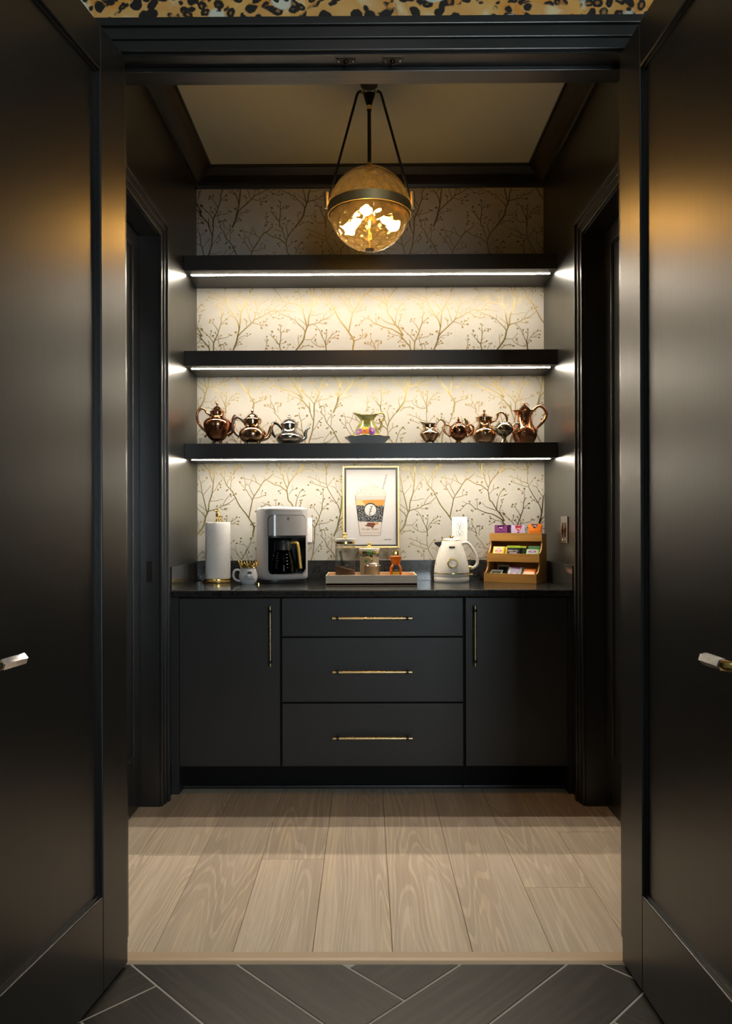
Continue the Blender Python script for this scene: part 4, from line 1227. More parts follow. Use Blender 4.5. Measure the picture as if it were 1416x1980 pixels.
# drawing in crop pixels of the picture (11.8 per photo pixel); centre of the frame at (686, 944)
kq = 1 / 11.8 * 3.995 / F_PX
Q = lambda x, y: ((x - 688) * kq, zo + (946 - y) * kq)
layer = [0]
def flat(pts, mat, name, lay, label=None):
    y = -0.0152 - 0.00012 * lay
    m = MB().add([(*Q(*p)[:1], y, Q(*p)[1]) for p in pts], [tuple(range(len(pts)))])
    o = m.build(name, mat, cv, fixn=False)
    return o
def multi(polys, mat, name, lay):
    y = -0.0152 - 0.00012 * lay
    m = MB()
    for pts in polys:
        m.add([(Q(*p)[0], y, Q(*p)[1]) for p in pts], [tuple(range(len(pts)))])
    return m.build(name, mat, cv, fixn=False)
ell = lambda x, y, rx, ry=None, n=14, ph=0: [(x + rx * math.cos(2 * PI * i / n + ph), y + (ry or rx) * math.sin(2 * PI * i / n + ph)) for i in range(n)]
rq = random.Random(11)
cream = spline([(310, 670), (330, 590), (400, 520), (500, 480), (580, 450), (660, 400), (760, 420), (860, 470), (960, 530), (1040, 580), (1045, 650), (1025, 680)], 4)
flat(cream, 'art_cream', 'painted_cream', 1)
flat([(320, 675), (1030, 675), (1000, 790), (345, 790)], 'art_grey', 'painted_rim', 1)
flat([(340, 790), (1005, 780), (980, 920), (360, 910)], 'art_tan', 'painted_coffee', 1)
flat([(480, 800), (620, 785), (1000, 785), (985, 880), (960, 915), (560, 900)], 'art_gold', 'painted_coffee', 2)
flat([(385, 1270), (945, 1280), (900, 1590), (430, 1595)], 'art_grey', 'painted_cup_base', 1)
multi([[(325 + 3 * i, 700 + 26 * i), (1025 - 4 * i, 700 + 26 * i), (1025 - 4 * i, 705 + 26 * i), (325 + 3 * i, 705 + 26 * i)] for i in range(4)] + [[(425, 1530), (905, 1530), (905, 1536), (425, 1536)], [(440, 1590), (890, 1590), (890, 1597), (440, 1597)], [(318, 675), (326, 675), (440, 1595), (430, 1595)], [(1022, 675), (1030, 675), (900, 1590), (892, 1590)]], 'art_brown', 'painted_line', 2)
sleeve = [(358, 905), (985, 915), (945, 1290), (390, 1275)]
flat(sleeve, 'art_black', 'painted_sleeve', 3)
flat(ell(675, 1000, 150, 152, 28), 'art_black', 'painted_ring', 3)
dots = []
for i in range(400):
    x, y = rq.uniform(365, 980), rq.uniform(915, 1280)
    l, r_ = lerp(362, 392, (y - 905) / 370), lerp(980, 945, (y - 905) / 370)
    if l + 8 < x < r_ - 8 and (x - 675) ** 2 + (y - 1010) ** 2 > 152 ** 2 and all((x - a) ** 2 + (y - b) ** 2 > 22 ** 2 for a, b in dots):
        dots.append((x, y))
tag(multi([ell(x, y, 8.5, 8.5, 6, x) for x, y in dots], 'canvas_white', 'painted_dots', 4), kind='stuff')
flat(ell(675, 1012, 133, 135, 30), 'canvas_white', 'painted_roundel', 4)
flat([(600, 1300), (860, 1300), (850, 1340), (770, 1360), (720, 1450), (690, 1400), (590, 1385), (545, 1365), (600, 1340)], 'art_brown', 'painted_syrup', 3)
flat([(760, 1305), (865, 1300), (845, 1345), (790, 1350)], 'art_gold', 'painted_syrup', 4)
crumbs = []
for i in range(90):
    u = rq.random()
    x = lerp(330, 1035, u)
    top = 640 - 215 * math.sin(PI * min(max((u - 0.02) / 0.98, 0), 1)) ** 0.8
    crumbs.append(ell(x, rq.uniform(top, 670), rq.uniform(5, 13), rq.uniform(4, 9), 7, rq.random()))
m = MB()
for i, pts in enumerate(crumbs):
    m.add([(Q(*p)[0], -0.0152 - 0.00024, Q(*p)[1]) for p in pts], [tuple(range(len(pts)))], 0 if i < 50 else 1 if i < 66 else 2)
tag(m.build('painted_crumbs', ['art_tan', 'art_brown', 'canvas_white'], cv, fixn=False), kind='stuff')
straw = []
for i in range(8):
    u0, u1 = i / 8, (i + 0.62) / 8
    a, b = (955, 535), (1050, 195)
    p, q = (lerp(a[0], b[0], u0), lerp(a[1], b[1], u0)), (lerp(a[0], b[0], u1), lerp(a[1], b[1], u1))
    straw.append([(p[0] - 17, p[1]), (p[0] + 17, p[1] - 14), (q[0] + 20, q[1] - 8), (q[0] - 14, q[1] + 10)])
multi(straw, 'art_black', 'painted_straw', 3)
multi([ell(x, y, 15, 5, 10, 0.4) for x, y in ((1010, 290), (1000, 370), (1035, 430), (975, 390), (1025, 340))], 'art_gold', 'painted_ribbon', 4)
def cv_text(body, size, x, y, mat, lay, shear=0.0, bold=0.0, name='lettering', sx=1.0):
    px_, pz_ = Q(x, y)
    m = text_mb(body, size, 0.0001, shear, 'CENTER', bold)
    m.xform(Matrix.Translation((px_, -0.0152 - 0.00012 * lay, pz_)) @ STAND @ Matrix.Diagonal((sx, 1, 1, 1)))
    return m.build(name, mat, cv, fixn=False)
cv_text('YVES SAINT LAURENT', 0.0145, 665, 1475, 'art_brown', 5, 0.0, 0.0, sx=0.66)
cv_text('Y', 0.024, 690, 990, 'art_black', 5, 0.25, 0.0004)
cv_text('S', 0.026, 668, 1062, 'art_black', 5, 0.2, 0.0004)
cv_text('L', 0.024, 660, 1128, 'art_black', 5, 0.2, 0.0004)
sg = [(990, 1700), (1015, 1675), (1010, 1700), (1040, 1682), (1050, 1698), (1075, 1680), (1085, 1695), (1110, 1672), (1105, 1710), (1130, 1682), (1160, 1690)]
MB().tube([(Q(*p)[0], -0.0156, Q(*p)[1]) for p in spline(sg, 4)], 0.0005, 5).build('signature', 'art_black', cv)

def outlet(label, x, z):
    t = thing('wall_outlet', label, 'outlet', (x, YB, z), 0, 'white outlets above the worktop')
    MB().box(-0.0405, 0.0405, -0.0065, 0, -0.064, 0.064).build('plate', 'white_plastic', t, bevel=0.004, seg=3)
    for s in (-1, 1):
        poly = [(0.0165 * math.cos(a) * 1.02, max(-0.0135, min(0.0135, 0.0175 * math.sin(a)))) for a in [2 * PI * i / 28 for i in range(28)]]
        r = MB().prism([(u, v + s * 0.0195) for u, v in poly], -0.0085, -0.006, 'y').build('receptacle', 'white_plastic', t)
        m = MB().box(-0.0075, -0.0055, -0.0088, -0.0084, s * 0.0195 - 0.001, s * 0.0195 + 0.008).box(0.0055, 0.0075, -0.0088, -0.0084, s * 0.0195, s * 0.0195 + 0.0075)
        m.prism([(0.003 * math.cos(a), s * 0.0195 - 0.0065 + 0.003 * math.sin(a)) for a in [2 * PI * i / 12 for i in range(12)]], -0.0088, -0.0084, 'y')
        m.build('slots', 'slot_dark', r)
        m = MB().prism([(0.0185 * math.cos(a), s * 0.0195 + max(-0.0155, min(0.0155, 0.0195 * math.sin(a)))) for a in [2 * PI * i / 28 for i in range(28)]], -0.0068, -0.006, 'y')
        m.build('surround', 'tea_silver', t)
    MB().ball((0, -0.0065, 0), 0.003, 8, (1, 0.5, 1)).build('screw', 'chrome', t, smooth=60)
outlet('white double outlet on the papered wall above the kettle', *at(889, 1024, YB))
outlet('white double outlet half hidden behind the coffee maker', *at(589, 1025, YB))

sw = thing('light_switch', 'metal two-gang switch plate on the dark right wall', 'switch', (XR, 3.598, 1.177))
MB().box(-0.006, 0, -0.058, 0.058, -0.0625, 0.0625).build('plate', 'steel_plate', sw, bevel=0.002)
for s in (-1, 1):
    MB().box(-0.0075, -0.005, s * 0.023 - 0.0085, s * 0.023 + 0.0085, -0.034, 0.034).build('switch_frame', 'dark_bronze', sw, bevel=0.0005)
    MB().prism([(-0.0065, 0.031), (-0.012, 0.0), (-0.0065, -0.031), (-0.004, 0)], 0, 0.013, 'y').xform(Matrix.Translation((0, s * 0.023 - 0.0065, 0))).build('rocker', 'copper_dark', sw)
    for z in (-0.048, 0.048): MB().ball((-0.006, s * 0.023, z), 0.0028, 8, (0.5, 1, 1)).build('screw', 'chrome', sw, smooth=60)

# ================================================================== THINGS ON THE WORKTOP
CT = 0.9142
# paper towel holder and roll
hx, hy = -0.756, 3.895
ph = thing('towel_holder', 'gold paper towel holder with a bird finial', 'holder', (hx, hy, CT))
MB().lathe([(0.0, 0), (0.076, 0), (0.0775, 0.003), (0.076, 0.009), (0.071, 0.012), (0.069, 0.013), (0.069, 0.018), (0.064, 0.020), (0.0, 0.020)], 56).build('base', 'gold', ph, smooth=35)
MB().tube([(0, 0, 0.02), (0, 0, 0.318)], 0.005, 12).build('post', 'gold', ph, smooth=50)
m = MB().ball((0.003, 0, 0.338), 0.0135, 12, (1.0, 0.85, 1.45), rot=Matrix.Rotation(R(-20), 3, 'Y')).ball((0.001, 0, 0.358), 0.0095, 12)
m.tube([(-0.006, 0, 0.360), (-0.020, 0, 0.366)], [0.0045, 0.001], 8)
m.tube([(0.007, 0, 0.328), (0.014, 0, 0.312), (0.018, 0, 0.302)], [0.007, 0.005, 0.003], 8)
m.tube([(0.000, 0, 0.365), (0.004, 0, 0.374), (0.012, 0, 0.370)], [0.004, 0.003, 0.001], 8).lathe([(0.0, 0.312), (0.008, 0.312), (0.008, 0.320), (0.0, 0.322)], 14)
m.build('bird', 'gold', ph, smooth=60)
rl = thing('paper_towel_roll', 'quilted white paper towel roll on the gold holder', 'paper towel', (hx, hy, CT + 0.0205))
def quilt(p, a, r, z):
    if r < 0.0615: return p
    u = abs(((a * 0.0625 + 1.0) % 0.0491) - 0.02455) + abs(((z + 1.0) % 0.064) - 0.032)
    f = 1 + 0.0007 / 0.0625 * math.sin(u * 2 * PI / 0.0082)
    return (p[0] * f, p[1] * f, p[2])
MB().lathe([(0.020, 0.0), (0.0605, 0.0)] + [(0.0622, 0.003 + 0.278 * i / 150) for i in range(151)] + [(0.0605, 0.284), (0.020, 0.284), (0.020, 0.0)], 240, fn=quilt).build('sheets', 'paper_towel', rl, smooth=60)
MB().lathe([(0.0185, 0.0005), (0.0198, 0.0005), (0.0198, 0.2845), (0.0185, 0.2845), (0.0185, 0.0005)], 30).build('core', 'tea_cream', rl, smooth=35)

# mug with crown lid and spoon
mx, my = (480.5 - VX) * 3.755 / F_PX, 3.755
mg = thing('mug', 'white mug lettered in black under a gold crown lid', 'mug', (mx, my, CT))
mp_ = spline([(0.0300, 0.0), (0.0345, 0.006), (0.043, 0.022), (0.046, 0.036), (0.0445, 0.052), (0.040, 0.070), (0.0385, 0.0785)], 5)
MB().lathe([(0.0, 0.002), (0.028, 0.002)] + mp_ + [(0.0365, 0.079), (0.038, 0.068), (0.042, 0.045), (0.036, 0.010), (0.0, 0.008)], 56).build('cup', 'ceramic_white', mg, smooth=50)
km = 1.43e-4
MB().tube(spline([((x - 720) * km, 0, (1055 - y) * km) for x, y in ((450, 590), (330, 560), (235, 600), (200, 700), (205, 800), (260, 890), (350, 935), (440, 950))], 6), 0.0055, 12).build('handle', 'ceramic_white', mg, smooth=60)
CR = [(-1, 0.1), (-0.75, -0.55), (0.75, -0.55), (1, 0.1), (0.85, 0.4), (0.55, 0.5), (0.3, 0.3), (0.12, 0.62), (0.0, 1.0), (-0.12, 0.62), (-0.3, 0.3), (-0.55, 0.5), (-0.85, 0.4)]
m = patch(mp_, [(u * 0.0115, v * 0.0115) for u, v in CR], 0.058, -PI / 2 + 0.012 / 0.044)
m.build('printed_crown', 'ink', mg, fixn=False)
wrap_text(text_mb('Queen of', 0.0125, 0.0002, 0.35, 'CENTER'), mp_, 0.036, 0.006).build('lettering', 'ink', mg, fixn=False)
wrap_text(text_mb('Everything', 0.0125, 0.0002, 0.35, 'CENTER'), mp_, 0.0245, 0.010).build('lettering', 'ink', mg, fixn=False)
cw = thing('crown_lid', 'gold crown shaped lid sitting on the white mug', 'lid', (mx, my, CT + 0.0788))
def cpt(a, z): 
    r = 0.0375 + 0.010 * z / 0.032
    return (r * math.cos(a), r * math.sin(a), z)
MB().lathe([(0.0, 0.0005), (0.037, 0.0005), (0.0405, 0.003), (0.0395, 0.006), (0.037, 0.005), (0.0, 0.003)], 48).build('disc', 'gold', cw, smooth=50)
zz, NPT = [], 10
for i in range(NPT * 12 + 1):
    u = i / 12
    s = abs(((u % 1) - 0.5) * 2)
    zz.append(cpt(2 * PI * i / (NPT * 12), 0.010 + 0.020 * s ** 1.6))
MB().tube(zz, 0.0019, 8).build('points', 'gold', cw, smooth=60)
vs, fs = [], []
n_ = NPT * 12
for i in range(n_):
    a = 2 * PI * i / n_
    top = zz[i][2]
    for rr, z_ in ((0.0, 0.003), (0.0, top), (-0.002, top), (-0.002, 0.003)):
        p = cpt(a, z_)
        f_ = 1 + rr / 0.038
        vs.append((p[0] * f_, p[1] * f_, p[2]))
for i in range(n_):
    j = (i + 1) % n_
    for q in range(4):
        fs.append((i * 4 + q, j * 4 + q, j * 4 + (q + 1) % 4, i * 4 + (q + 1) % 4))
MB().add(vs, fs).build('wall', 'gold', cw, smooth=40)
for i in range(NPT):
    MB().ball(cpt(2 * PI * i / NPT, 0.0315), 0.0034, 8).build('bead', 'gold', cw, smooth=60)
sp = thing('spoon', 'small gold spoon lying beside the mug', 'spoon', (mx + 0.044, my - 0.012, CT))
MB().tube(spline([(-0.03, 0.05, 0.003), (0.0, 0.02, 0.004), (0.008, -0.004, 0.0035)], 5), [0.0016 + 0.0016 * i / 10 for i in range(11)], 8).build('stem', 'gold', sp, smooth=60)
MB().ball((-0.035, 0.060, 0.0035), 0.012, 10, (0.75, 1.2, 0.28)).build('scoop', 'gold', sp, smooth=60)

# coffee maker
cm = thing('coffee_maker', 'matte grey coffee maker with black brewing bay and gold accents', 'coffee maker', (-0.426, 3.866, CT), R(24))
A_, B_, E_ = 0.123, 0.099, 3.2
def fy(x): return -B_ * max(0.0, 1 - abs(x / A_) ** E_) ** (1 / E_)
def foot(sc=1.0, n=64):
    out = []
    for i in range(n):
        a = 2 * PI * i / n
        c, s = math.cos(a), math.sin(a)
        out.append((A_ * sc * math.copysign(abs(c) ** (2 / E_), c), B_ * sc * math.copysign(abs(s) ** (2 / E_), s)))
    return out
def stack(levels, n=64):
    vs, fs = [], []
    for z, sc in levels:
        vs += [(x, y, z) for x, y in foot(sc, n)]
    k = len(levels)
    for j in range(k - 1):
        for i in range(n):
            fs.append((j * n + i, j * n + (i + 1) % n, (j + 1) * n + (i + 1) % n, (j + 1) * n + i))
    fs += [tuple(range(n - 1, -1, -1)), tuple((k - 1) * n + i for i in range(n))]
    return MB().add(vs, fs)
NX = 0.097
ZB, ZP, ZT = 0.046, 0.235, 0.337
stack([(0.0, 0.93), (0.003, 0.945), (0.020, 0.945)]).build('base', 'black_soft', cm, smooth=40)
stack([(0.020, 0.955), (0.024, 0.985), (0.030, 1.0), (ZB, 1.0)]).build('lower_body', 'maker_grey', cm, smooth=40)
stack([(ZP, 1.0), (0.357, 1.0), (0.3575, 0.99), (0.359, 0.99), (0.3595, 1.0), (0.366, 1.0), (0.371, 0.985), (0.376, 0.92), (0.380, 0.75), (0.381, 0.4)]).build('upper_body', 'maker_grey', cm, smooth=40)
notch = [(-NX, fy(NX)), (-NX, 0.040), (NX, 0.040), (NX, fy(NX))]
back = [p for p in foot(1.0, 96) if p[1] > fy(NX) or abs(p[0]) > NX]
back = sorted(back, key=lambda p: (math.atan2(p[1], p[0]) - math.atan2(fy(NX), NX)) % (2 * PI))
poly = back + notch
MB().prism(poly, ZB, ZP).build('middle_body', 'maker_grey', cm, smooth=40)
m = MB().box(-NX + 0.0005, NX - 0.0005, 0.037, 0.0395, ZB, ZP).box(-NX + 0.0003, -NX + 0.002, fy(NX) + 0.002, 0.038, ZB, ZP).box(NX - 0.002, NX - 0.0003, fy(NX) + 0.002, 0.038, ZB, ZP)
m.prism([(x, fy(x) + 0.003) for x in [lerp(-NX, NX, i / 16) for i in range(17)]] + [(NX, 0.039), (-NX, 0.039)], ZB, ZB + 0.003).build('brewing_bay', 'black_gloss', cm)
m = MB().prism([(x, fy(x) + 0.003) for x in [lerp(-NX, NX, i / 16) for i in range(17)]] + [(NX, 0.039), (-NX, 0.039)], ZP - 0.008, ZP - 0.0002)
m.lathe([(0.0, ZP - 0.022), (0.02, ZP - 0.022), (0.03, ZP - 0.008), (0.0, ZP - 0.008)], 24, (0, -0.03, 0)).build('drip_head', 'black_soft', cm, smooth=40)
def strip(z_lo, z_hi, lift, w, n=36, depth=0.002):
    vs, fs = [], []
    for i in range(n + 1):
        x = lerp(-w, w, i / n)
        y = fy(x) - lift
        vs += [(x, y, z_lo(x)), (x, y, z_hi(x)), (x, y + depth, z_lo(x)), (x, y + depth, z_hi(x))]
    for i in range(n):
        a, b = i * 4, i * 4 + 4
        fs += [(a, b, b + 1, a + 1), (a + 1, b + 1, b + 3, a + 3), (a + 2, a, b, b + 2)[::-1], (a + 3, b + 3, b + 2, a + 2)]
    fs += [(0, 1, 3, 2), (n * 4, n * 4 + 2, n * 4 + 3, n * 4 + 1)]
    return MB().add(vs, fs)
RC = 0.024
def cor(x, w):
    d = abs(x) - (w - RC)
    return 0 if d <= 0 else RC - math.sqrt(max(0, RC * RC - d * d))
strip(lambda x: ZP, lambda x: ZT + 0.002 - cor(x, NX + 0.002), 0.0006, NX + 0.002).build('panel_surround', 'black_gloss', cm, smooth=40)
pn = strip(lambda x: ZP + 0.002, lambda x: ZT - cor(x, NX), 0.0014, NX, 36, 0.0015).build('front_panel', 'maker_gloss', cm, smooth=40)
strip(lambda x: ZB - 0.001, lambda x: ZB + 0.0015 + cor(x, NX), 0.0, NX, 36, 0.010).build('bay_sill', 'maker_grey', cm, smooth=40)
side = [(-NX, z) for z in [lerp(ZP, ZB + RC, i / 6) for i in range(7)]]
arc = [(-NX + RC - RC * math.cos(q), ZB + RC - RC * math.sin(q)) for q in [PI / 2 * i / 8 for i in range(1, 9)]]
path = side + arc + [(lerp(-NX + RC, NX - RC, i / 10), ZB) for i in range(1, 10)] + [(-x, z) for x, z in (side + arc)[::-1]]
MB().tube([(x, fy(x) - 0.0003, z) for x, z in path], 0.0011, 6).build('bay_outline', 'black_gloss', cm, smooth=60)
for mir, dx in ((-1, -0.0035), (1, 0.0012)):
    m = text_mb('B', 0.021, 0.0004, 0.0, 'CENTER', 0.0).xform(Matrix.Translation((dx, fy(0) - 0.0018, 0.313)) @ STAND @ Matrix.Diagonal((mir * (0.55 if mir < 0 else 0.95), (0.62 if mir < 0 else 1), 1, 1)))
    m.build('emblem', 'ink', cm, fixn=False)
# carafe standing in the bay
cf_ = thing('carafe', 'glass carafe with black collar and gold handle in the coffee maker', 'carafe', cm.matrix_basis @ Vector((-0.006, -0.036, ZB + 0.0035)), R(24))
gp = spline([(0.050, 0.0), (0.060, 0.005), (0.0615, 0.016), (0.058, 0.05), (0.051, 0.085), (0.0425, 0.118)], 5)
MB().lathe([(0.0, 0.001)] + gp + [(0.0405, 0.118)] + [(r - 0.002, z + 0.001) for r, z in gp[::-1]] + [(0.0, 0.003)], 48).build('glass', 'carafe_glass', cf_, smooth=50)
MB().lathe([(0.0405, 0.116), (0.0435, 0.116), (0.0445, 0.150), (0.041, 0.156), (0.041, 0.162), (0.020, 0.166), (0.0, 0.167)], 40).build('collar', 'black_soft', cf_, smooth=40)
hp = spline([(0.030, -0.028, 0.150), (0.046, -0.036, 0.153), (0.059, -0.041, 0.149), (0.064, -0.043, 0.130), (0.069, -0.045, 0.085), (0.074, -0.047, 0.036), (0.075, -0.047, 0.022)], 6)
MB().tube(hp, [0.0085] * (len(hp) - 3) + [0.0085, 0.0075, 0.005], 10, flat=(1.0, 1.0)).build('handle', 'maker_gold', cf_, smooth=60)
MB().box(0.026, 0.052, -0.036, -0.020, 0.118, 0.148).build('handle_mount', 'black_soft', cf_, bevel=0.003)
m = MB()
for i in range(7):
    for du in (-0.003, 0.003):
        patch(gp, [(0.0011 * math.cos(2 * PI * j / 6), 0.0013 * math.sin(2 * PI * j / 6)) for j in range(6)], 0.028 + 0.012 * i, -PI / 2 - 0.9 + du / 0.05, 0.0004, 0, m)
for i in range(5):
    patch(gp, [(-0.004, -0.0006), (0.004, -0.0006), (0.004, 0.0006), (-0.004, 0.0006)], 0.03 + 0.016 * i, -PI / 2 + 0.05, 0.0004, 0, m)
m.build('markings', 'tea_white', cf_, fixn=False)

# tray with jars and honey
TX0, TX1, TY0, TY1 = -0.195, 0.2416, 3.652, 3.905
ty = thing('tray', 'long cream tray with tan inside holding the jars', 'tray', ((TX0 + TX1) / 2, (TY0 + TY1) / 2, CT))
w_, d_ = (TX1 - TX0) / 2, (TY1 - TY0) / 2
MB().box(-w_, w_, -d_, d_, 0, 0.010).build('bottom', 'tray_inside', ty)
m = MB().box(-w_, w_, -d_, -d_ + 0.007, 0, 0.049).box(-w_, w_, d_ - 0.007, d_, 0, 0.049).box(-w_, -w_ + 0.007, -d_ + 0.007, d_ - 0.007, 0, 0.049).box(w_ - 0.007, w_, -d_ + 0.007, d_ - 0.007, 0, 0.049)
m.build('rim', 'tray_outside', ty, bevel=0.0012)
q = 0.0072
m = MB().box(-w_ + q, w_ - q, -d_ + q, -d_ + q + 0.001, 0.010, 0.046).box(-w_ + q, w_ - q, d_ - q - 0.001, d_ - q, 0.010, 0.046).box(-w_ + q, -w_ + q + 0.001, -d_ + q, d_ - q, 0.010, 0.046).box(w_ - q - 0.001, w_ - q, -d_ + q, d_ - q, 0.010, 0.046)
m.build('lining', 'tray_inside', ty)
TF = CT + 0.0102
def jar(label, x, y, r, h, fill, mat, cname):
    t = thing('glass_jar', label, 'jar', (x, y, TF), 0, 'lidded glass jars on the tray')
    MB().lathe([(0.0, 0.0), (r - 0.003, 0.0), (r, 0.003), (r, h), (r - 0.0022, h), (r - 0.0022, 0.006), (0.0, 0.005)], 56).build('glass', 'jar_glass', t, smooth=40)
    def slope(p, a, rr, z):
        return p if z < fill * 0.9 else (p[0], p[1], z + 0.22 * p[0] * -1 * (cname == 'coffee') + 0.0)
    f = MB().lathe([(0.0, 0.0062), (r - 0.003, 0.0062), (r - 0.003, fill), (r * 0.6, fill + 0.004), (r * 0.3, fill + 0.006), (0.0, fill + 0.006)], 40, fn=slope).build(cname, mat, t, smooth=40)
    MB().lathe([(r - 0.0018, h - 0.010), (r + 0.0016, h - 0.010), (r + 0.0016, h + 0.001), (r - 0.0018, h + 0.001), (r - 0.0018, h - 0.010)], 56).build('band', 'gold', t, smooth=35)
    l = MB().lathe([(0.0, h + 0.0012), (r + 0.0012, h + 0.0012), (r + 0.002, h + 0.003), (r + 0.002, h + 0.013), (r + 0.0005, h + 0.0148), (0.0, h + 0.0148)], 56).build('lid', 'marble_white', t, smooth=35)
    MB().lathe([(0.0, h + 0.0147), (0.0075, h + 0.0147), (0.0045, h + 0.019), (0.004, h + 0.023), (0.0085, h + 0.0275), (0.0112, h + 0.0345), (0.0095, h + 0.0415), (0.0045, h + 0.0455), (0.0, h + 0.0462)], 28).build('knob', 'gold', l, smooth=60)
    return t
j1 = jar('tall glass jar of ground coffee with marble lid and gold knob', (667.6 - VX) * 3.77 / F_PX, 3.77, 0.0495, 0.196, 0.066, 'coffee_grounds', 'coffee')
sc = thing('coffee_scoop', 'black scoop standing in the jar of ground coffee', 'scoop', (j1.location.x, j1.location.y - 0.006, TF + 0.062))
MB().tube(spline([(-0.024, 0.0, 0.088), (-0.020, 0, 0.060), (-0.006, 0, 0.020), (0.0, 0, 0.006)], 6), [0.0045 - 0.0018 * math.sin(PI * i / 18) for i in range(19)], 8, flat=(0.5, 1.4)).build('handle', 'black_soft', sc, smooth=60)
MB().ball((0.006, 0, 0.006), 0.017, 12, (1.0, 0.8, 0.9)).build('cup', 'black_soft', sc, smooth=60)
jar('shorter glass jar of pale powder with marble lid behind the small jar', 0.0145, 3.842, 0.0495, 0.146, 0.118, 'beige_powder', 'powder')
sj = thing('sugar_jar', 'small open glass of sugar topped by a gold twig with green crystals', 'jar', (0.0265, 3.722, TF))
MB().lathe([(0.0, 0.0), (0.037, 0.0), (0.0395, 0.003), (0.0395, 0.080), (0.0378, 0.080), (0.0378, 0.006), (0.0, 0.005)], 48).build('glass', 'jar_glass', sj, smooth=40)
MB().lathe([(0.0, 0.0062), (0.0372, 0.0062), (0.0372, 0.028), (0.02, 0.031), (0.0, 0.032)], 36).build('sugar', 'sugar', sj, smooth=50)
MB().lathe([(0.0, 0.0802), (0.0415, 0.0802), (0.043, 0.082), (0.0415, 0.0835), (0.0, 0.0835)], 48).build('lid', 'chrome', sj, smooth=40)
rr_ = random.Random(5)
m = MB()
for i in range(9):
    a = 2 * PI * i / 9
    m.ball((0.004 + 0.014 * math.cos(a), 0.010 * math.sin(a) - 0.004, 0.0865 + rr_.uniform(0, 0.003)), rr_.uniform(0.0045, 0.007), 7, (1.3, 1, 0.7))
m.build('pebbles', 'sugar', sj, smooth=60)
kz = 1.8e-4
Pz = lambda x, y, d=0.0: ((x - 425) * kz, d, 0.0835 + (825 - y) * kz)
tw = MB().tube(spline([Pz(410, 825), Pz(405, 740), Pz(430, 690), Pz(455, 640), Pz(470, 580), Pz(455, 520)], 5), 0.0022, 7)
tw.tube(spline([Pz(430, 690), Pz(380, 640), Pz(335, 610), Pz(230, 615)], 5), 0.0018, 7).tube(spline([Pz(335, 610), Pz(345, 560), Pz(350, 510)], 5), 0.0018, 7).tube(spline([Pz(470, 580), Pz(500, 575), Pz(540, 555)], 4), 0.0016, 7).tube(spline([Pz(300, 615), Pz(270, 650), Pz(260, 690)], 4), 0.0015, 7)
tw.build('twig', 'gold', sj, smooth=60)
for x, y, r in ((355, 490, 78), (260, 715, 48), (475, 510, 42), (430, 705, 28), (400, 745, 20)):
    m = MB().ball(Pz(x, y, -0.004), r * kz, 5)
    m.build('crystal_bead', 'crystal_green', sj)
hb = thing('honey_bottle', 'bear shaped bottle of amber honey with gold cap', 'bottle', ((765.6 - VX) * 3.765 / F_PX, 3.765, TF))
hpf = spline([(0.024, 0.0), (0.0275, 0.003), (0.0290, 0.030), (0.0300, 0.050), (0.0282, 0.070), (0.0215, 0.082), (0.0185, 0.087), (0.0215, 0.093), (0.0260, 0.104), (0.0282, 0.118), (0.0270, 0.124), (0.018, 0.1275), (0.0145, 0.129)], 4)
MB().lathe([(0, 0)] + hpf + [(0, 0.130)], 44, fn=lambda p, a, r, z: (p[0], p[1] * 0.82, p[2])).build('body', 'honey', hb, smooth=50)
MB().lathe([(0.0, 0.1295), (0.0165, 0.1295), (0.0168, 0.131), (0.0168, 0.148), (0.0155, 0.151), (0.0, 0.151)], 10).build('cap', 'gold', hb, smooth=25)
m = MB()
lw = 0.0165
for z0_, z1_, mi in ((0.050, 0.083, 0), (0.022, 0.050, 1)):
    for j in range(8):
        za, zb_ = lerp(z0_, z1_, j / 8), lerp(z0_, z1_, (j + 1) / 8)
        for i in range(8):
            us = [lerp(-lw, lw, i / 8), lerp(-lw, lw, (i + 1) / 8)]
            vs = []
            for u, z in ((us[0], za), (us[1], za), (us[1], zb_), (us[0], zb_)):
                r = rad_at(hpf, z) + 0.0009
                a = -PI / 2 + u / 0.029
                vs.append((r * math.cos(a), r * math.sin(a) * 0.83, z))
            m.add(vs, [(0, 1, 2, 3)], mi)
m.build('label', ['art_black', 'label_yellow'], hb, fixn=False)
for s_, z_, mt_ in ((0.0062, 0.0555, 'tea_white'),):
    q_ = wrap_text(text_mb('HONEY', s_, 0.0002, 0, 'CENTER'), hpf, z_, 0, 0.0014)
    q_.v = [(x, y * 0.835, z) for x, y, z in q_.v]
    q_.build('lettering', mt_, hb, fixn=False)

# kettle
ke = thing('kettle', 'cream electric kettle with gold band and round gauge', 'kettle', ((873.5 - VX) * 3.885 / F_PX, 3.888, CT))
kpf = spline([(0.0885, 0.046), (0.0878, 0.060), (0.083, 0.092), (0.0735, 0.130), (0.062, 0.168), (0.052, 0.195), (0.0465, 0.207)], 5)
MB().lathe([(0.0, 0.0), (0.084, 0.0), (0.087, 0.003), (0.0885, 0.010), (0.0885, 0.024), (0.0878, 0.025), (0.0885, 0.026), (0.0895, 0.043), (0.0, 0.043)], 64).build('base', 'kettle_cream', ke, smooth=35)
MB().lathe([(0.0, 0.0425), (0.0902, 0.0425), (0.0905, 0.0445), (0.0902, 0.0465), (0.0, 0.0465)], 64).build('gold_band', 'gold', ke, smooth=40)
MB().lathe([(0.0, 0.046)] + kpf + [(0.0, 0.208)], 64).build('body', 'kettle_cream', ke, smooth=40)
MB().lathe([(0.0, 0.207), (0.0458, 0.207), (0.0462, 0.210), (0.044, 0.2125), (0.0, 0.2125)], 48).build('lid_rim', 'gold', ke, smooth=40)
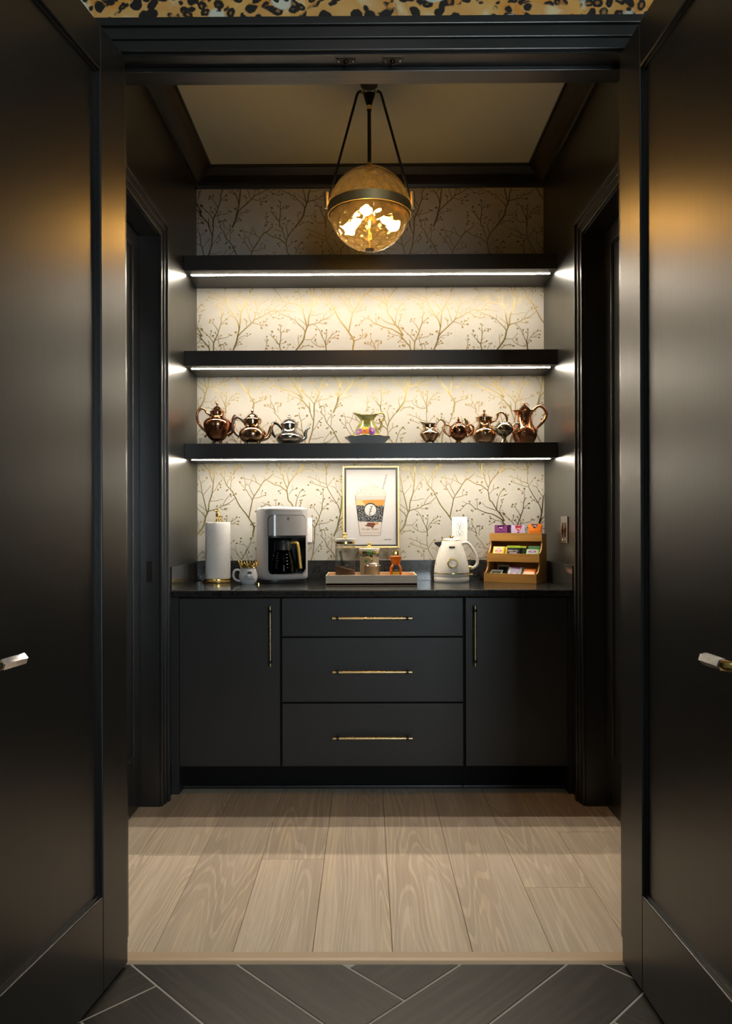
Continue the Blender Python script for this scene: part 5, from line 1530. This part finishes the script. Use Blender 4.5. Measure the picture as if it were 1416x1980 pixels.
ld = MB().lathe([(0.0, 0.2122), (0.0425, 0.2122), (0.040, 0.2165), (0.030, 0.219), (0.0, 0.220)], 48).build('lid', 'kettle_cream', ke, smooth=50)
MB().lathe([(0.0, 0.2195), (0.010, 0.2195), (0.009, 0.226), (0.016, 0.2275), (0.0165, 0.2295), (0.015, 0.231), (0.0, 0.2312)], 30).build('knob', 'gold', ld, smooth=40)
vs, ns = [], 7
sp0 = [(-0.052, s * w, z) for s, w, z in ((-1, 0.0, 0.165), (-1, 0.016, 0.188), (-1, 0.018, 0.203), (1, 0.018, 0.203), (1, 0.016, 0.188))]
sp1 = [(-0.087, 0, 0.1925), (-0.086, -0.0075, 0.1965), (-0.085, -0.0085, 0.2005), (-0.085, 0.0085, 0.2005), (-0.086, 0.0075, 0.1965)]
MB().add(sp0 + sp1, [(i, (i + 1) % 5, 5 + (i + 1) % 5, 5 + i) for i in range(5)] + [(4, 3, 2, 1, 0), (5, 6, 7, 8, 9)]).build('spout', 'chrome', ke, bevel=0.0012)
hq = spline([(0.046, 0, 0.190), (0.064, 0, 0.1965), (0.083, 0, 0.194), (0.103, 0, 0.172), (0.121, 0, 0.138), (0.131, 0, 0.104), (0.126, 0, 0.082), (0.110, 0, 0.070), (0.094, 0, 0.069)], 6)
MB().tube(hq, 0.0098, 12, flat=(1.1, 0.8)).build('handle', 'kettle_cream', ke, smooth=60)
MB().tube([(0.080, 0, 0.072), (0.100, 0, 0.0695)], 0.0112, 14).build('handle_collar', 'gold', ke, smooth=50)
def on_front(m, z, tilt):
    r = rad_at(kpf, z)
    return m.xform(Matrix.Translation((-0.004, -r, z)) @ Matrix.Rotation(R(90 - tilt), 4, 'X'))
g = on_front(MB().lathe([(0.0, -0.004), (0.0265, -0.004), (0.0265, 0.003), (0.0245, 0.005), (0.0205, 0.0048), (0.0195, 0.0028), (0.0, 0.0028)], 44), 0.096, 12).build('gauge_ring', 'gold', ke, smooth=35)
on_front(MB().lathe([(0.0, 0.002), (0.0193, 0.002), (0.0193, 0.0032), (0.0, 0.0032)], 40), 0.096, 12).build('dial', 'tea_white', g, smooth=35)
m = MB().box(-0.0006, 0.0006, -0.003, 0.014, 0.0036, 0.0040)
m.xform(Matrix.Rotation(R(58), 4, 'Z'))
for i in range(11):
    a = R(-30 + 24 * i)
    m2 = MB().box(0.0145, 0.0175, -0.0004, 0.0004, 0.0034, 0.0038).xform(Matrix.Rotation(a, 4, 'Z'))
    m.add(m2.v, m2.f)
on_front(m, 0.096, 12).build('needle', 'ink', g)
pill = [(0.011 + 0.0045 * math.cos(a), 0.0045 * math.sin(a)) for a in [R(-90 + 18 * i) for i in range(11)]] + [(-0.011 + 0.0045 * math.cos(a), 0.0045 * math.sin(a)) for a in [R(90 + 18 * i) for i in range(11)]]
on_front(MB().prism(pill, -0.003, 0.0012), 0.1755, 18).build('indicator', 'black_soft', ke)
cd = spline([(0.093, 0.0, 0.036), (0.112, -0.002, 0.036), (0.140, 0.010, 0.030), (0.160, 0.040, 0.012), (0.190, 0.080, 0.005), (0.222, 0.096, 0.005)], 6)
MB().tube([(0.086, 0.0, 0.036), (0.108, 0.0, 0.036)], 0.0065, 12).build('cord_collar', 'gold', ke, smooth=50)
MB().tube(cd, 0.0032, 8).tube(spline([(0.112, -0.002, 0.034), (0.135, 0.0, 0.020), (0.150, 0.030, 0.006), (0.172, 0.072, 0.0045)], 6), 0.0032, 8).build('cord', 'black_gloss', ke, smooth=60)

# bamboo tea rack with three tiers
RW, RD, RT = 0.275, 0.150, 0.008
ang = R(-32)
rk = thing('tea_rack', 'three-tier bamboo tea rack standing in the right corner', 'rack', (0.746, 3.8505, CT), ang)
ST = 0.040
def sidep():
    p = [(RT, 0.0), (RD, 0.0), (RD, 0.243), (2 * ST + 0.006, 0.243), (2 * ST + 0.006, 0.205)]
    def cur(y0, z0, y1, z1):
        return [(y0 + (y1 - y0) * math.sin(q), z0 + (z1 - z0) * (1 - math.cos(q))) for q in [PI / 2 * i / 8 for i in range(9)]]
    p += cur(ST + 0.004, 0.146, 2 * ST + 0.006, 0.205)[::-1][1:]
    p += [(ST + 0.008, 0.142), (ST + 0.008, 0.102)]
    p += cur(0.004, 0.047, ST + 0.008, 0.102)[::-1][1:]
    p += [(RT, 0.045)]
    return [(y - RD / 2, z) for y, z in p]
for s in (-1, 1):
    xx = sorted((s * RW / 2, s * (RW / 2 - 0.007)))
    MB().prism(sidep(), xx[0], xx[1], 'x').build('side_panel', 'bamboo', rk, bevel=0.0008)
iw = RW / 2 - 0.0072
y0r = -RD / 2
for i, (z0_, z1_) in enumerate(((0.0, 0.045), (0.101, 0.143), (0.204, 0.245))):
    yf = y0r + ST * i
    MB().box(-RW / 2, RW / 2, yf, yf + RT, z0_, z1_).build('front_rail', 'bamboo', rk, bevel=0.0008)
    MB().box(-iw, iw, yf + RT, RD / 2 - 0.0080, z0_ + 0.002, z0_ + 0.008).build('tier_floor', 'bamboo', rk)
MB().box(-iw, iw, RD / 2 - 0.0075, RD / 2, 0.0, 0.243).build('back_panel', 'bamboo', rk)
RKM = Matrix.Translation(rk.location) @ Matrix.Rotation(ang, 4, 'Z')

def sachet(label, x, y, z, w, h, tilt, mat, group, decor=(), rz=0.0, th=0.0035):
    # tea envelope: pillow-thin packet, local x across, z up, face to -y
    t = thing('tea_bag', label, 'tea bag', RKM @ Vector((x * 1.05, y, z)), ang + rz, group)
    t.rotation_euler = (R(-tilt), 0, ang + rz)
    n, mrows = 8, 8
    vs, fs = [], []
    for sgn in (-1, 1):
        for j in range(mrows + 1):
            for i in range(n + 1):
                u, v = i / n * 2 - 1, j / mrows * 2 - 1
                b = max(0.0, (1 - abs(u) ** 4)) * max(0.0, (1 - abs(v) ** 4))
                vs.append((u * w / 2, sgn * (0.0003 + (th / 2) * b), (v + 1) / 2 * h))
    L = (n + 1) * (mrows + 1)
    for k in range(2):
        for j in range(mrows):
            for i in range(n):
                f = (k * L + j * (n + 1) + i, k * L + j * (n + 1) + i + 1, k * L + (j + 1) * (n + 1) + i + 1, k * L + (j + 1) * (n + 1) + i)
                fs.append(f if k == 0 else f[::-1])
    rim_ = [i for i in range(n + 1)] + [j * (n + 1) + n for j in range(1, mrows + 1)] + [mrows * (n + 1) + i for i in range(n - 1, -1, -1)] + [j * (n + 1) for j in range(mrows - 1, 0, -1)]
    for a, b in zip(rim_, rim_[1:] + rim_[:1]):
        fs.append((a, b, L + b, L + a)[::-1])
    MB().add(vs, fs).build('envelope', mat, t, smooth=60)
    fyy = -(th / 2 + 0.0006)
    for q, d in enumerate(decor):
        yy = fyy - 0.0002 * q
        if d[0] == 'poly':
            m = MB().prism([(u * w / 2, v * h) for u, v in d[1]], yy, yy + 0.0003, 'y')
            m.build('printed_panel', d[2], t)
        else:
            _, body, size, u, v, mt = d
            text_mb(body, size, 0.0002, 0.12 if body == 'yogi' else 0, 'CENTER', 0.0).xform(Matrix.Translation((u * w / 2, yy, v * h)) @ STAND).build('lettering', mt, t, fixn=False)
    return t
crest = lambda c, v=0.74: [('poly', [(-0.55, 0.98), (-0.45, v + 0.08), (-0.2, v - 0.04), (0, v - 0.10), (0.2, v - 0.04), (0.45, v + 0.08), (0.55, 0.98)], c), ('text', 'yogi', 0.0125, 0, v + 0.04, 'tea_white')]
GT, GM, GB = 'tea bags in the top tier', 'tea bags in the middle tier', 'tea bags in the bottom tier'
zt = 0.2125
yt = y0r + 2 * ST + RT
sachet('purple tea bag at the front left of the top tier', -0.080, yt + 0.006, zt, 0.068, 0.073, 3, 'tea_purple', GT, crest('tea_purple_dark') + [('poly', [(-0.7, 0.5), (0.7, 0.5), (0.7, 0.54), (-0.7, 0.54)], 'tea_purple_dark')])
sachet('darker purple tea bag tucked behind the front purple one', -0.064, yt + 0.014, zt, 0.066, 0.073, 3, 'tea_purple_dark', GT)
sachet('lavender tea bag at the middle front of the top tier', 0.010, yt + 0.006, zt, 0.066, 0.072, 3, 'tea_lavender', GT, crest('tea_red', 0.68) + [('poly', [(-0.22, 0.48), (0.22, 0.48), (0.22, 0.54), (-0.22, 0.54)], 'tea_purple_dark')])
sachet('pale lavender tea bag tucked behind the front lavender one', 0.002, yt + 0.014, zt, 0.066, 0.072, 3, 'tea_lavender', GT)
sachet('orange tea bag at the front right of the top tier', 0.090, yt + 0.006, zt, 0.064, 0.079, 3, 'tea_orange', GT, crest('tea_purple_dark', 0.80) + [('text', 'Peach DeTox', 0.0105, 0, 0.46, 'tea_brown')])
sachet('orange tea bag tucked behind the front orange one', 0.0935, yt + 0.014, zt, 0.063, 0.076, 3, 'tea_orange', GT)
zm = 0.1095
ym = y0r + ST + RT
sachet('yellow tea bag with red and white label in the middle tier', -0.083, ym + 0.007, zm, 0.060, 0.072, 22, 'tea_yellow', GM, [('poly', [(-0.62, 0.52), (0.62, 0.52), (0.62, 0.93), (-0.62, 0.93)], 'tea_white'), ('poly', [(-0.55, 0.56), (0.55, 0.56), (0.55, 0.76), (-0.55, 0.76)], 'tea_red'), ('poly', [(-0.4, 0.61), (0.4, 0.61), (0.4, 0.64), (-0.4, 0.64)], 'tea_white'), ('poly', [(-0.4, 0.68), (0.4, 0.68), (0.4, 0.71), (-0.4, 0.71)], 'tea_white'), ('poly', [(-0.4, 0.81), (0.4, 0.81), (0.4, 0.88), (-0.4, 0.88)], 'tea_orange')])
sachet('yellow tea bag behind the red labelled one', -0.068, ym + 0.016, zm, 0.060, 0.070, 22, 'tea_yellow', GM)
sachet('black and lime green tea bag at the front of the middle tier', -0.005, ym + 0.007, zm, 0.068, 0.074, 14, 'tea_black', GM, [('poly', [(-1, 0.86), (1, 0.86), (1, 1), (-1, 1)], 'tea_lime'), ('text', 'GREEN TEA', 0.0108, -0.06, 0.60, 'tea_white'), ('poly', [(-0.6, 0.48), (0.6, 0.48), (0.6, 0.54), (-0.6, 0.54)], 'tea_lavender'), ('poly', [(-1, 0.0), (1, 0.0), (1, 0.44), (-1, 0.44)], 'tea_lime')])
sachet('black and lime green tea bag half hidden behind its twin', 0.021, ym + 0.017, zm, 0.068, 0.072, 14, 'tea_black', GM, [('poly', [(-1, 0.88), (1, 0.88), (1, 1), (-1, 1)], 'tea_lime')])
sachet('pale mint tea bag at the right of the middle tier', 0.087, ym + 0.007, zm, 0.062, 0.060, 24, 'tea_mint', GM, [('poly', [(0.8 * math.cos(a), 0.78 + 0.16 * math.sin(a)) for a in [2 * PI * i / 18 for i in range(18)]], 'tea_lavender'), ('poly', [(0.7 * math.cos(a), 0.78 + 0.11 * math.sin(a)) for a in [2 * PI * i / 18 for i in range(18)]], 'tea_purple'), ('text', 'yogi', 0.010, 0, 0.75, 'tea_white')])
sachet('dark green tea bag behind the mint one', 0.090, ym + 0.018, zm, 0.060, 0.076, 20, 'tea_green', GM)
zb_ = 0.0085
yb_ = y0r + RT
sachet('silver tea bag standing at the back of the bottom tier', -0.062, yb_ + 0.060, zb_, 0.062, 0.078, 14, 'tea_silver', GB, [('poly', [(-0.75, 0.35), (0.75, 0.35), (0.75, 0.85), (-0.75, 0.85)], 'tea_black')])
sachet('grey tea bag lying tilted at the left of the bottom tier', -0.085, yb_ + 0.012, zb_ + 0.012, 0.062, 0.058, 48, 'tea_silver', GB, [('poly', [(-0.8, 0.1), (0.8, 0.1), (0.8, 0.8), (-0.8, 0.8)], 'tea_black'), ('poly', [(0.55 * math.cos(a), 0.36 + 0.2 * math.sin(a)) for a in [2 * PI * i / 16 for i in range(16)]], 'tea_mint')])
for i in range(4):
    sachet(('deep purple tea bag in front of the slanted stack', 'deep purple tea bag second in the slanted stack', 'grey edged tea bag third in the slanted stack', 'grey edged tea bag at the back of the slanted stack')[i], 0.010 + 0.009 * i, yb_ + 0.010 + 0.011 * i, zb_ + 0.014, 0.068, 0.066, 38, 'tea_silver', GB,
           ([('poly', [(-0.7, 0.02), (0.7, 0.02), (0.7, 0.98), (-0.7, 0.98)], 'tea_deep')] + ([('text', 'yogi', 0.011, 0, 0.40, 'tea_white')] if i == 0 else [])))
for i in range(4):
    sachet(('orange brown tea bag at the front right of the bottom tier', 'orange brown tea bag second from the front at right', 'orange brown tea bag third from the front at right', 'orange brown tea bag at the back right of the bottom tier')[i], 0.081 + 0.003 * i, yb_ + 0.008 + 0.011 * i, zb_ + 0.010, 0.058, 0.064, 40 - 4 * i, ('tea_orange', 'tea_brown', 'tea_brown', 'tea_brown')[i], GB,
           [('poly', [(-0.9, 0.55), (0.9, 0.55), (0.9, 0.66), (-0.9, 0.66)], 'tea_cream')])
